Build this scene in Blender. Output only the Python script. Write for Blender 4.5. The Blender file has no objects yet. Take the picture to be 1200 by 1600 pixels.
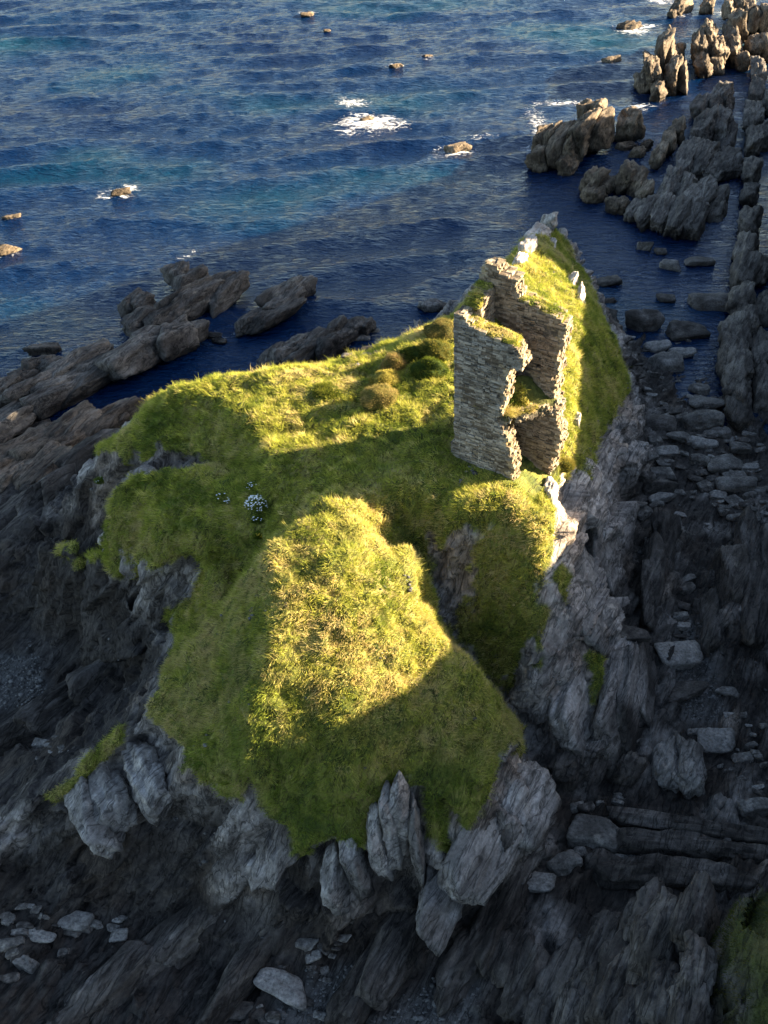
import bpy, bmesh, math, random
import numpy as np
from mathutils import Vector, Matrix
from mathutils.geometry import delaunay_2d_cdt

# ------------------------------------------------------------------ camera
CAM_H, PITCH, FPX = 70.5, math.radians(40), 1604.0
scene = bpy.context.scene
col = scene.collection
cam_d = bpy.data.cameras.new('camera')
cam_d.sensor_fit = 'VERTICAL'
cam_d.sensor_height = 24.0
cam_d.lens = 24.0 * FPX / 1600.0
cam_d.clip_start, cam_d.clip_end = 0.5, 12000.0
cam = bpy.data.objects.new('camera', cam_d)
cam.location = (0, 0, CAM_H)
cam.rotation_euler = (math.radians(90) - PITCH, 0, 0)
col.objects.link(cam)
scene.camera = cam

# ------------------------------------------------------------------ light
SUN_AZ, SUN_EL = math.radians(14), math.radians(17)      # azimuth from +X towards +Y
world = bpy.data.worlds.new('World'); scene.world = world
world.use_nodes = True
wn = world.node_tree
wn.nodes.clear()
sky = wn.nodes.new('ShaderNodeTexSky'); sky.sky_type = 'NISHITA'; sky.sun_disc = False
sky.sun_elevation = SUN_EL
sky.sun_rotation = math.radians(90) - SUN_AZ
sky.altitude = 50; sky.dust_density = 1.2; sky.ozone_density = 1.0
bg = wn.nodes.new('ShaderNodeBackground'); bg.inputs['Strength'].default_value = 0.05
wo = wn.nodes.new('ShaderNodeOutputWorld')
wn.links.new(sky.outputs[0], bg.inputs[0]); wn.links.new(bg.outputs[0], wo.inputs[0])
sun_d = bpy.data.lights.new('sun', 'SUN'); sun_d.energy = 5.0; sun_d.angle = math.radians(0.5)
sun_d.color = (1.0, 0.80, 0.54)
sun = bpy.data.objects.new('sun', sun_d); col.objects.link(sun)
sdir = Vector((math.cos(SUN_EL) * math.cos(SUN_AZ), math.cos(SUN_EL) * math.sin(SUN_AZ), math.sin(SUN_EL)))
sun.rotation_euler = sdir.to_track_quat('Z', 'Y').to_euler()
vs = scene.view_settings
vs.view_transform = 'Standard'; vs.look = 'None'; vs.exposure = 2.95; vs.gamma = 1.0; vs.use_curve_mapping = False
scene.cycles.max_bounces = 5
scene.cycles.diffuse_bounces = 3
scene.cycles.glossy_bounces = 2
scene.cycles.transmission_bounces = 2

# ------------------------------------------------------------------ helpers
def lift(z):
    """survey levels were first guessed on a 17 m lawn; the cliffs are half as tall again"""
    return z if z < 2 else 2 + (z - 2) * 23.5 / 15
def far_scale(z): return (CAM_H - lift(z)) / (62.0 - z)
def P(px, py, z):
    """point that the photograph (1200 x 1600) shows at px, py, on survey level z (see lift)"""
    z = lift(z)
    a = (px - 600) / FPX; b = (800 - py) / FPX
    dy = math.cos(PITCH) + b * math.sin(PITCH); dz = -math.sin(PITCH) + b * math.cos(PITCH)
    t = (z - CAM_H) / dz
    return (a * t, dy * t, z)

def _h(ix, iy, iz, seed):
    h = (ix * 374761393 + iy * 668265263 + iz * 2147483647 + seed * 1274126177) & 0xFFFFFFFF
    h = ((h ^ (h >> 13)) * 1274126177) & 0xFFFFFFFF
    h = ((h ^ (h >> 16)) * 2246822519) & 0xFFFFFFFF
    return (h ^ (h >> 15)) & 0xFFFF
def noise(p, seed=0):
    """gradient-free smooth value noise, about -1..1"""
    p = np.asarray(p, float)
    i = np.floor(p).astype(np.int64); f = p - i
    f = f * f * f * (f * (f * 6 - 15) + 10)
    r = np.zeros(len(p))
    for dx in (0, 1):
        wx = f[:, 0] if dx else 1 - f[:, 0]
        for dy in (0, 1):
            wy = f[:, 1] if dy else 1 - f[:, 1]
            for dz in (0, 1):
                wz = f[:, 2] if dz else 1 - f[:, 2]
                r += wx * wy * wz * (_h(i[:, 0] + dx, i[:, 1] + dy, i[:, 2] + dz, seed) / 32767.5 - 1)
    return r
def fbm(p, octs=4, seed=0, gain=0.5):
    p = np.asarray(p, float); r = 0; a = 1; t = 0
    for k in range(octs):
        r = r + a * noise(p * 2.03 ** k + 17.3 * k, seed + k); t += a; a *= gain
    return r / t * 1.5
def ridged(p, octs=4, seed=0, gain=0.5):
    p = np.asarray(p, float); r = 0; a = 1; t = 0
    for k in range(octs):
        r = r + a * (1 - np.abs(noise(p * 2.07 ** k + 9.1 * k, seed + k)) * 2); t += a; a *= gain
    return r / t
def smooth(a, b, x):
    t = np.clip((x - a) / (b - a), 0, 1); return t * t * (3 - 2 * t)

def mesh_from(name, verts, faces, smooth_shade=True):
    """verts (n,3) array, faces (m,3|4) array"""
    me = bpy.data.meshes.new(name)
    v = np.ascontiguousarray(verts, np.float32); f = np.ascontiguousarray(faces, np.int32)
    n = f.shape[1]
    me.vertices.add(len(v)); me.vertices.foreach_set('co', v.ravel())
    me.loops.add(f.size); me.loops.foreach_set('vertex_index', f.ravel())
    me.polygons.add(len(f))
    me.polygons.foreach_set('loop_start', np.arange(0, f.size, n, dtype=np.int32))
    me.polygons.foreach_set('use_smooth', np.full(len(f), smooth_shade))
    me.update(calc_edges=True)
    return me
def link(name, me, mat=None, parent=None, **props):
    o = bpy.data.objects.new(name, me); col.objects.link(o)
    if mat is not None and len(me.materials) == 0: me.materials.append(mat)
    if parent is not None: o.parent = parent
    for k, v in props.items():
        if v: o[k] = v
    return o
def fattr(me, name, arr):
    at = me.attributes.new(name, 'FLOAT', 'POINT'); at.data.foreach_set('value', np.ascontiguousarray(arr, np.float32))
def cattr(me, name, arr):
    at = me.attributes.new(name, 'FLOAT_COLOR', 'POINT')
    a = np.ones((len(arr), 4), np.float32); a[:, :3] = arr; at.data.foreach_set('color', a.ravel())

# ------------------------------------------------------------------ materials
class NT:
    def __init__(s, name):
        s.m = bpy.data.materials.new(name); s.m.use_nodes = True; s.t = s.m.node_tree; s.t.nodes.clear()
        s.out = s.n('ShaderNodeOutputMaterial')
    def n(s, typ, **kw):
        d = s.t.nodes.new(typ)
        for k, v in kw.items():
            if k.startswith('i_'):
                d.inputs[k[2:].replace('_', ' ')].default_value = v
            else: setattr(d, k, v)
        return d
    def l(s, a, b): s.t.links.new(a, b)
    def noise(s, vec, scale, detail=4, rough=0.55, dist=0.0):
        d = s.n('ShaderNodeTexNoise', i_Scale=scale, i_Detail=detail, i_Roughness=rough, i_Distortion=dist)
        s.l(vec, d.inputs['Vector']); return d.outputs['Fac']
    def ramp(s, fac, stops, interp='LINEAR'):
        d = s.n('ShaderNodeValToRGB'); d.color_ramp.interpolation = interp
        e = d.color_ramp.elements
        while len(e) < len(stops): e.new(0.5)
        for el, (p, c) in zip(e, stops):
            el.position = p; el.color = (c, c, c, 1) if isinstance(c, (int, float)) else (*c, 1)
        s.l(fac, d.inputs[0]); return d.outputs[0]
    def mix(s, fac, a, b, mode='MIX'):
        d = s.n('ShaderNodeMix', data_type='RGBA', blend_type=mode)
        for sock, v in ((0, fac), (6, a), (7, b)):
            if hasattr(v, 'is_output'): s.l(v, d.inputs[sock])
            elif isinstance(v, (int, float)): d.inputs[sock].default_value = v if sock == 0 else (v, v, v, 1)
            else: d.inputs[sock].default_value = (*v, 1)
        return d.outputs[2]
    def math(s, op, a, b=None, clamp=False):
        d = s.n('ShaderNodeMath', operation=op, use_clamp=clamp)
        for i, v in enumerate((a, b)):
            if v is None: continue
            if hasattr(v, 'is_output'): s.l(v, d.inputs[i])
            else: d.inputs[i].default_value = v
        return d.outputs[0]
    def mapping(s, vec, rot=(0, 0, 0), scale=(1, 1, 1)):
        d = s.n('ShaderNodeMapping'); d.inputs['Rotation'].default_value = rot; d.inputs['Scale'].default_value = scale
        s.l(vec, d.inputs['Vector']); return d.outputs[0]
    def pos(s): return s.n('ShaderNodeNewGeometry').outputs['Position']
    def attr(s, name):
        d = s.n('ShaderNodeAttribute', attribute_name=name); return d
    def bump(s, h, strength, dist, normal=None):
        d = s.n('ShaderNodeBump', i_Strength=strength, i_Distance=dist); s.l(h, d.inputs['Height'])
        if normal is not None: s.l(normal, d.inputs['Normal'])
        return d.outputs[0]
    def principled(s, color, rough=0.8, normal=None, **kw):
        d = s.n('ShaderNodeBsdfPrincipled')
        if hasattr(color, 'is_output'): s.l(color, d.inputs['Base Color'])
        else: d.inputs['Base Color'].default_value = (*color, 1)
        if hasattr(rough, 'is_output'): s.l(rough, d.inputs['Roughness'])
        else: d.inputs['Roughness'].default_value = rough
        if normal is not None: s.l(normal, d.inputs['Normal'])
        for k, v in kw.items(): d.inputs[k.replace('_', ' ')].default_value = v
        return d.outputs[0]
    def done(s, shader):
        s.l(shader, s.out.inputs['Surface']); return s.m

STRIKE = math.radians(62)           # bedding runs along this heading
CS, SN = math.cos(STRIKE), math.sin(STRIKE)
def bedded(p):
    """coordinates along the strike, across the dipping beds, and up"""
    a = p[:, 0] * CS + p[:, 1] * SN
    q = -p[:, 0] * SN + p[:, 1] * CS + p[:, 2] * 0.55 + fbm(p * 0.10, 2, 71) * 1.5
    return np.stack([a, q, p[:, 2]], 1)
def facets(p, cell, seed, tilt=0.6):
    """angular broken faces: every jittered cell is a randomly offset and tilted plane (about -1..1)"""
    c = p / np.asarray(cell); i0 = np.floor(c - 0.5).astype(np.int64)
    best = np.full(len(p), 9e9); out = np.zeros(len(p)); 
    for dx in (0, 1):
        for dy in (0, 1):
            for dz in (0, 1):
                i = i0 + np.array([dx, dy, dz])
                h = [_h(i[:, 0], i[:, 1], i[:, 2], seed + s) / 65535.0 for s in range(5)]
                h5 = (h[0] * 7.13 + h[3] * 3.7) % 1.0; h6 = (h[1] * 5.31 + h[4] * 9.1) % 1.0
                ctr = i + 0.5 + 0.62 * (np.stack([h[0], h[1], h[2]], 1) - 0.5)
                dl = c - ctr; d = (dl ** 2).sum(1)
                v = (h[3] * 2 - 1) + tilt * (dl[:, 0] * (h[4] * 2 - 1) * 2 + dl[:, 1] * (h5 * 2 - 1) * 2 + dl[:, 2] * (h6 * 2 - 1) * 2)
                m = d < best; best[m] = d[m]; out[m] = v[m]
    return out
def lerp3(t, a, b): return np.asarray(a)[None, :] * (1 - t[:, None]) + np.asarray(b)[None, :] * t[:, None]
def ramp3(t, stops):
    xs = [s[0] for s in stops]
    return np.stack([np.interp(t, xs, [s[1][i] for s in stops]) for i in range(3)], 1)
def rock_tone(p, pal, tide=None, dark=(0.016, 0.013, 0.012), seed=0):
    """colour of the rock itself: bedding streaks, blotches, lichen, and the black tidal band at its foot"""
    b = bedded(p)
    streak = fbm(b * np.array([0.25, 2.6, 0.6]), 4, seed + 101, 0.65)
    blot = fbm(p * 0.35, 4, seed + 105); grit = fbm(p * 2.3, 3, seed + 109, 0.65)
    c = ramp3(0.5 + 0.26 * streak + 0.3 * blot + 0.16 * grit, [(0.12, pal[0]), (0.5, pal[1]), (0.9, pal[2])])
    li = smooth(0.55, 0.75, fbm(p * 1.1, 4, seed + 113, 0.65))
    c = lerp_arr(c, np.asarray(pal[2])[None, :] * np.array([[1.1, 1.06, 0.96]]), li * 0.5)
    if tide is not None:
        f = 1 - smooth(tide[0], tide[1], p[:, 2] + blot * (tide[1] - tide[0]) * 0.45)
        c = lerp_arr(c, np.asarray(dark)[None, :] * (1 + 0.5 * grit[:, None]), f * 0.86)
    return np.clip(c, 0.004, 1)
def lerp_arr(a, b, t): return a * (1 - t[:, None]) + b * t[:, None]

def tone_material(name, rough=0.85, bump=(0.8, 0.12, 2.6), spec=0.25, speck=(0.55, 1.4)):
    """the vertex tone with fine grain and fine relief on top"""
    t = NT(name); p = t.pos()
    g = t.noise(p, bump[2], 5, 0.7)
    c = t.mix(1.0, t.attr('tone').outputs['Color'], t.ramp(g, [(0.3, speck[0]), (0.5, 1.0), (0.72, speck[1])]), 'MULTIPLY')
    return t.done(t.principled(c, rough, t.bump(g, bump[0], bump[1]), Specular_IOR_Level=spec))
def rock_material(name):
    """vertex tone, streaked and cracked along the bedding"""
    t = NT(name); p = t.pos()
    bedv = t.mapping(t.mapping(p, rot=(0, 0, -STRIKE)), rot=(math.radians(28), 0, 0), scale=(0.22, 1.5, 0.6))
    st = t.noise(bedv, 2.2, 5, 0.72, 0.5); g = t.noise(p, 3.4, 5, 0.75)
    crk = t.ramp(t.noise(bedv, 0.75, 3, 0.6, 0.8), [(0.470, 1.0), (0.495, 0.25), (0.505, 0.25), (0.530, 1.0)])
    f = t.math('ADD', t.math('MULTIPLY', st, 0.55), t.math('MULTIPLY', g, 0.45))
    c = t.mix(1.0, t.attr('tone').outputs['Color'], t.ramp(f, [(0.34, 0.35), (0.5, 1.0), (0.66, 1.75)]), 'MULTIPLY')
    c = t.mix(0.75, c, t.mix(1.0, c, crk, 'MULTIPLY'))
    h = t.math('ADD', f, t.math('MULTIPLY', crk, 0.25))
    return t.done(t.principled(c, 0.85, t.bump(h, 1.0, 0.30), Specular_IOR_Level=0.25))
M_ROCK = rock_material('bedded_rock')
M_BOULDER = tone_material('boulder_rock', 0.85, (1.0, 0.10, 4.5), 0.25, (0.4, 1.6))
M_WET = tone_material('wet_dark_rock', 0.45, spec=0.4)
M_TURF = tone_material('turf', 0.9, (0.9, 0.2, 3.2), 0.15)
CLIFF = ((0.08, 0.068, 0.06), (0.20, 0.177, 0.158), (0.40, 0.36, 0.325))
REEF = ((0.05, 0.036, 0.023), (0.13, 0.098, 0.065), (0.25, 0.195, 0.135))
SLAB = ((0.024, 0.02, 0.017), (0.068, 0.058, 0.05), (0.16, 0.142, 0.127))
BOULD = ((0.075, 0.066, 0.058), (0.165, 0.15, 0.134), (0.31, 0.285, 0.26))

def blade_material(name, trans=0.35):
    t = NT(name)
    a = t.attr('tone').outputs['Color']
    d = t.n('ShaderNodeBsdfDiffuse'); t.l(a, d.inputs[0])
    tr = t.n('ShaderNodeBsdfTranslucent'); t.l(a, tr.inputs[0])
    mx = t.n('ShaderNodeMixShader'); mx.inputs[0].default_value = trans
    t.l(d.outputs[0], mx.inputs[1]); t.l(tr.outputs[0], mx.inputs[2])
    return t.done(mx.outputs[0])
M_GRASS = blade_material('grass_blades')

def stone_material(name, a, b, c, lichen=0.5):
    t = NT(name); p = t.pos()
    n1 = t.noise(p, 0.8, 5, 0.7); n2 = t.noise(p, 7.0, 4, 0.7)
    wn_ = t.n('ShaderNodeTexWhiteNoise', noise_dimensions='3D')
    sn = t.n('ShaderNodeVectorMath', operation='SNAP'); sn.inputs[1].default_value = (0.45, 0.45, 0.17); t.l(p, sn.inputs[0]); t.l(sn.outputs[0], wn_.inputs['Vector'])
    f = t.math('ADD', t.math('MULTIPLY', n1, 0.6), t.math('MULTIPLY', wn_.outputs['Value'], 0.4))
    cc = t.ramp(f, [(0.25, a), (0.5, b), (0.75, c)])
    cc = t.mix(0.6, cc, t.ramp(n2, [(0.3, 0.4), (0.55, 1.0), (0.75, 1.5)]), 'MULTIPLY')
    li = t.ramp(n1, [(0.6, 0.0), (0.7, 1.0)])
    cc = t.mix(t.math('MULTIPLY', li, lichen), cc, (0.36, 0.24, 0.07))
    return t.done(t.principled(cc, 0.9, t.bump(n2, 0.7, 0.05), Specular_IOR_Level=0.2))
M_STONE = stone_material('grey_rubble_stone', (0.075, 0.064, 0.05), (0.205, 0.182, 0.148), (0.38, 0.345, 0.29), 0.2)
M_STONE_IN = stone_material('brown_inner_stone', (0.10, 0.072, 0.045), (0.23, 0.172, 0.117), (0.35, 0.275, 0.195), 0.25)
M_STONE_END = stone_material('lichened_rubble', (0.12, 0.09, 0.055), (0.25, 0.20, 0.13), (0.40, 0.34, 0.25), 0.6)
M_CORE = stone_material('earthy_mortar', (0.05, 0.04, 0.03), (0.10, 0.082, 0.06), (0.16, 0.13, 0.10), 0.2)

# ------------------------------------------------------------------ terrain of the headland
def dens(pts, step=1.2):
    out = []
    for a, b in zip(pts[:-1], pts[1:]):
        n = max(1, int(math.dist(a[:2], b[:2]) / step))
        for k in range(n):
            t = k / n; out.append(tuple(a[i] * (1 - t) + b[i] * t for i in range(3)))
    out.append(pts[-1]); return out
def I(*pts): return dens([P(*q) for q in pts])           # from photograph coordinates and a height
def WS(x, y, z): r = far_scale(z); return (x * r, y * r, lift(z))
def Wd(*pts): return dens([WS(*q) for q in pts], 3.0)                # plain world coordinates
CP = []
# far edge of the lawn and its hidden back slope
CP += I((150, 716, 11.0), (185, 686, 13.6), (230, 640, 15.4), (265, 612, 16.3), (300, 598, 16.7), (350, 590, 16.7), (420, 586, 16.7), (490, 590, 16.6), (560, 562, 16.8), (620, 552, 17), (700, 512, 17.3))
CP += Wd((-27, 76, 3.5), (-20, 76.5, 9.5), (-10, 79, 11), (0, 82, 12.5), (8, 88, 13))
CP += Wd((-29, 79, -0.5), (-20, 83, 2.0), (-10, 90, 3), (0, 95, 4), (9, 101, 5))
CP += Wd((-31, 82, -3), (-20, 89, -2), (-9, 97, -1.5), (2, 101, -1.5), (12, 109, -1.5), (19, 117, -2), (28, 114, -2))
# lawn
CP += I((420, 640, 16.5), (520, 640, 16.6), (640, 620, 17.0), (700, 600, 17.2))
CP += I((430, 700, 16.4), (520, 700, 16.6), (620, 700, 16.9), (705, 690, 17.1))
CP += I((420, 760, 16.2), (500, 760, 16.3), (600, 765, 16.3), (700, 757, 16.6), (760, 757, 16.6))
CP += Wd((5, 60, 17), (9, 58.2, 16.7), (12.6, 60.2, 15.7)) + Wd((5, 60, 17), (8, 64.5, 17), (12, 63, 16.2)) + Wd((9, 66, 17.2), (13, 64, 16.0))
# lobe A edge, its steep camera-facing side, and the dip in front
CP += I((290, 606, 16.4), (345, 625, 16.5), (380, 655, 16.4), (400, 690, 16.3))
CP += I((200, 702, 13.2), (250, 702, 13.9), (300, 707, 14.0), (345, 731, 14.0), (390, 742, 15.2))
CP += I((195, 725, 12.2), (250, 735, 12.9), (330, 742, 13.6))
# lobe B
CP += I((60, 830, 8.2), (100, 800, 11), (135, 782, 13), (170, 757, 13.7), (225, 733, 14.3), (300, 742, 14.8), (350, 752, 15.2), (395, 765, 15.6))
CP += I((150, 825, 11.6), (230, 800, 13.5), (320, 810, 14.3), (390, 810, 15.0))
CP += I((140, 842, 10.7), (185, 850, 11.9), (215, 860, 12.2), (260, 850, 13.0), (340, 860, 13.6), (400, 850, 14.2))
CP += I((190, 915, 9.2), (235, 965, 8.0), (262, 1004, 6.8))
CP += I((235, 900, 10.7), (270, 940, 10.0), (300, 960, 9.5))
CP += I((432, 845, 15.2), (405, 885, 13.2), (345, 940, 10.0), (300, 985, 7.8), (262, 1015, 6.0), (215, 1065, 4.6))
# left rocky flank and cove
CP += I((120, 760, 7), (60, 800, 5), (20, 850, 4.5), (0, 880, 4), (-80, 950, 3))
CP += I((110, 740, 3.5), (40, 770, 2.5), (-20, 820, 2)) + I((60, 690, 0.5), (0, 720, 0.2), (-80, 780, -0.5))
CP += I((60, 890, 4.4), (100, 900, 4.4), (150, 950, 4.0), (190, 990, 3.6), (230, 1030, 3.6))
CP += I((0, 960, 1.2), (60, 985, 1.0), (120, 1020, 1.4), (170, 1060, 2.2))
CP += I((-60, 1030, 0.4), (0, 1060, 0.5), (60, 1060, 0.8), (90, 1110, 1.4), (60, 1160, 1.8), (0, 1190, 1.6), (-80, 1230, 1.2))
# F ridge
CP += I((215, 1105, 9.6), (185, 1130, 8.9), (150, 1165, 8.3), (100, 1210, 7.5), (50, 1245, 6.8), (0, 1290, 6.0), (-60, 1340, 5.2), (-120, 1390, 4))
CP += I((205, 1080, 6.2), (150, 1130, 5.2), (100, 1170, 4.4), (30, 1215, 3.6), (-60, 1270, 2.8))
CP += I((110, 1230, 7.0), (125, 1290, 5.6), (165, 1322, 4.6)) + I((230, 1150, 8.6), (260, 1220, 7.2), (230, 1300, 5.2), (190, 1325, 4.4))
CP += I((0, 1350, 3.8), (80, 1350, 3.4), (150, 1370, 3), (220, 1380, 2.8), (300, 1400, 2.6))
# ridge C: crest, left flank, nose, grass hem
CP += I((540, 803, 16.6), (475, 818, 16.8), (425, 862, 16.6), (430, 930, 16.2), (438, 1000, 15.3), (405, 1090, 13.7), (395, 1170, 11.8), (400, 1230, 10.2))
CP += I((385, 905, 13.8), (350, 960, 11.9), (300, 1020, 10.6), (250, 1070, 9.9), (215, 1105, 9.4))
CP += I((340, 1080, 11.2), (310, 1140, 10.2), (270, 1130, 9.8))
CP += I((560, 880, 16.5), (560, 980, 14.9), (560, 1060, 13.5), (560, 1150, 11.8), (540, 1230, 9.9))
CP += I((640, 840, 15.9), (612, 872, 15.6), (625, 920, 14.8), (645, 955, 13.9), (685, 1000, 13.0), (722, 1042, 12.0), (765, 1095, 10.7), (802, 1148, 9.4))
CP += I((640, 1060, 12.6), (680, 1150, 10.6), (700, 1230, 8.8))
CP += I((802, 1152, 9.5), (770, 1200, 8.7), (742, 1255, 7.8), (735, 1300, 6.9), (702, 1335, 6.3), (680, 1290, 7.6), (655, 1230, 9.2), (620, 1222, 9.3), (590, 1265, 8.4), (552, 1312, 7.4), (480, 1335, 6.8), (410, 1300, 7.6), (360, 1265, 8.6), (318, 1205, 9.6), (290, 1160, 9.9), (220, 1112, 9.5))
# foot of ridge C
CP += I((862, 1282, 2.6), (850, 1340, 2.2), (790, 1400, 2.0), (740, 1450, 1.8), (650, 1480, 1.8), (560, 1470, 1.9), (480, 1490, 1.8), (400, 1470, 2.2), (320, 1440, 2.4))
CP += I((812, 1190, 7.2), (850, 1262, 3.6)) + I((760, 1330, 4.6), (700, 1400, 3.4), (640, 1430, 3.0)) + I((600, 1340, 5.2), (580, 1400, 3.4)) + I((690, 1370, 3.2), (660, 1420, 2.6)) + I((330, 1310, 5.6), (300, 1360, 4.0)) + I((450, 1390, 4.2), (420, 1430, 3.0))
# gully and D face
CP += I((613, 884, 14.2), (640, 938, 10.9), (700, 1005, 8.2), (760, 1065, 5.8), (820, 1155, 3.6), (875, 1245, 2.0))
CP += I((648, 822, 15.7), (700, 806, 16.1), (760, 798, 16.3), (820, 800, 16.2), (852, 800, 15.9))
CP += I((690, 850, 14.4), (740, 855, 14.3), (790, 860, 14.4), (840, 850, 15.2)) + I((690, 900, 12.7), (750, 930, 11.6), (800, 960, 11.0), (832, 950, 12.0)) + I((700, 960, 10.2), (760, 1005, 8.6), (815, 1030, 8.2))
# D right edge and slab wall
CP += I((852, 770, 16.1), (862, 800, 15.6), (862, 850, 14.6), (850, 900, 13.2), (838, 950, 11.9), (828, 1010, 9.4), (838, 1080, 7.0), (852, 1150, 5.0), (885, 1235, 2.6))
CP += I((905, 860, 11.6), (915, 930, 9.4), (905, 1010, 8.0), (935, 1000, 6.6), (960, 990, 5.6), (985, 1000, 5.0)) + I((930, 1080, 5.4), (960, 1060, 5.0), (1000, 1040, 4.2))
CP += I((1015, 1015, 3.2), (1018, 1100, 2.4), (990, 1180, 2.0), (940, 1232, 2.0), (895, 1255, 2.0))
# castle cliff and the ridge behind it
CP += I((866, 742, 15.7), (880, 728, 15.6), (905, 720, 14.2), (925, 700, 12.4), (940, 665, 11.2), (985, 610, 9.4), (975, 570, 9.8), (955, 540, 10.0), (935, 500, 10.2), (920, 455, 10.0), (900, 410, 10.4), (872, 362, 11.8))
CP += I((890, 690, 15.6), (888, 630, 15.6), (893, 560, 15.3), (905, 500, 14.3), (906, 468, 13.8), (880, 430, 14.0), (855, 400, 13.8), (852, 362, 12.9))
CP += I((795, 440, 15.8), (805, 415, 15.6), (825, 385, 14.8), (838, 366, 13.8), (854, 350, 13.0))
CP += Wd((9, 74, 17.2), (11, 84, 16.4), (12.5, 90, 16.0)) + Wd((13, 66, 16.6), (15.5, 74, 16.0), (16, 84, 15.6))
CP += I((880, 770, 13.6), (920, 800, 10.5), (950, 850, 7.0), (960, 920, 4.6), (965, 960, 3.2)) + I((960, 720, 8.2), (985, 760, 4.2))
CP += I((940, 452, 0.8), (962, 505, 0.6), (995, 560, 0.9), (1008, 610, 1.1), (1015, 660, 1.3), (1018, 720, 1.6), (1006, 780, 1.8), (995, 850, 2.0), (985, 920, 2.3), (1000, 985, 2.6))
CP += I((905, 400, 0.0), (885, 375, -1.2)) + I((955, 470, 0.0), (975, 505, -0.5))
CP += Wd((14, 104, 9), (15, 110, 5), (20, 113, 2), (24, 112, 0.5))
# beach and channel floor
CP += I((1050, 400, -1.6), (1060, 480, -1.3), (1060, 560, -0.7), (1080, 610, 0.0)) + I((1120, 640, 0.4), (1060, 650, 0.7), (1060, 720, 1.2), (1070, 800, 1.5), (1075, 900, 1.6), (1080, 1000, 1.7), (1100, 1060, 1.5), (1100, 1130, 1.6))
CP += I((1010, 420, -1.4), (980, 480, -1.0), (1015, 560, -0.5)) + I((1180, 700, 0.8), (1190, 800, 1.4), (1200, 900, 2.0), (1200, 1050, 2.2), (1200, 1200, 2.0), (1200, 1300, 2.0))
CP += I((1040, 840, 2.8), (1035, 920, 3.4), (1040, 990, 2.6)) + I((1150, 870, 3.4), (1140, 960, 3.8), (1120, 1010, 2.6))
CP += I((960, 1260, 1.6), (1040, 1260, 1.5), (1100, 1230, 1.6)) + I((900, 1300, 1.8), (880, 1380, 1.6), (820, 1440, 1.6), (740, 1500, 1.4), (660, 1540, 1.2), (600, 1600, 1.0), (580, 1680, 1.0))
CP += I((980, 1340, 1.8), (1080, 1350, 2.0), (1180, 1350, 2.4)) + I((900, 1450, 2.0), (860, 1540, 2.6), (900, 1620, 3)) + I((760, 1560, 1.8), (740, 1640, 2))
CP += I((0, 1450, 2.0), (100, 1450, 1.8), (200, 1460, 1.6), (330, 1500, 1.5), (440, 1530, 1.2), (500, 1580, 1.0)) + I((0, 1560, 1.6), (150, 1570, 2.0), (300, 1620, 1.8)) + I((-120, 1400, 3), (-150, 1560, 2))
for q in ((-48, 22, 2), (-30, 14, 2), (0, 14, 1.5), (20, 14, 3), (36, 18, 4), (46, 22, 4), (40, 36, 3), (44, 60, 2), (46, 80, 0.5), (48, 100, -1.5), (48, 124, -3), (20, 124, -4), (-10, 124, -4), (-48, 124, -4), (-48, 90, -3), (-48, 70, -2), (-48, 50, -1), (-46, 34, 1)):
    CP.append(WS(*q))

X0, X1, Y0, Y1, RES = -52.0, 48.0, 19.0, 132.0, 0.2
gx = np.arange(X0, X1, RES); gy = np.arange(Y0, Y1, RES)
NX, NY = len(gx), len(gy)
def tin(points):
    seen, vv, zz = set(), [], []
    for (x, y, z) in points:
        k = (round(x * 2), round(y * 2))
        if k in seen: continue
        seen.add(k); vv.append(Vector((x, y))); zz.append(z)
    r = delaunay_2d_cdt(vv, [], [], 0, 1e-4)
    ov, of, orig = r[0], r[2], r[3]
    z = np.array([zz[o[0]] if o else 0 for o in orig])
    H = np.full((NY, NX), -3.0)
    for f in of:
        a, b, c = (ov[i] for i in f)
        za, zb, zc = (z[i] for i in f)
        x0 = max(0, int((min(a.x, b.x, c.x) - X0) / RES)); x1 = min(NX, int((max(a.x, b.x, c.x) - X0) / RES) + 2)
        y0 = max(0, int((min(a.y, b.y, c.y) - Y0) / RES)); y1 = min(NY, int((max(a.y, b.y, c.y) - Y0) / RES) + 2)
        if x0 >= x1 or y0 >= y1: continue
        xx, yy = np.meshgrid(gx[x0:x1], gy[y0:y1])
        d = (b.y - c.y) * (a.x - c.x) + (c.x - b.x) * (a.y - c.y)
        if abs(d) < 1e-9: continue
        l1 = ((b.y - c.y) * (xx - c.x) + (c.x - b.x) * (yy - c.y)) / d
        l2 = ((c.y - a.y) * (xx - c.x) + (a.x - c.x) * (yy - c.y)) / d
        m = (l1 >= -1e-6) & (l2 >= -1e-6) & (l1 + l2 <= 1 + 1e-6)
        sub = H[y0:y1, x0:x1]; sub[m] = (l1 * za + l2 * zb + (1 - l1 - l2) * zc)[m]
    return H
def blur(a, n):
    for _ in range(n):
        p = np.pad(a, 1, mode='edge')
        a = (p[:-2, 1:-1] + p[2:, 1:-1] + 2 * p[1:-1, 1:-1]) / 4
        p = np.pad(a, 1, mode='edge')
        a = (p[1:-1, :-2] + p[1:-1, 2:] + 2 * p[1:-1, 1:-1]) / 4
    return a
HB = blur(tin(CP), 7)

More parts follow.
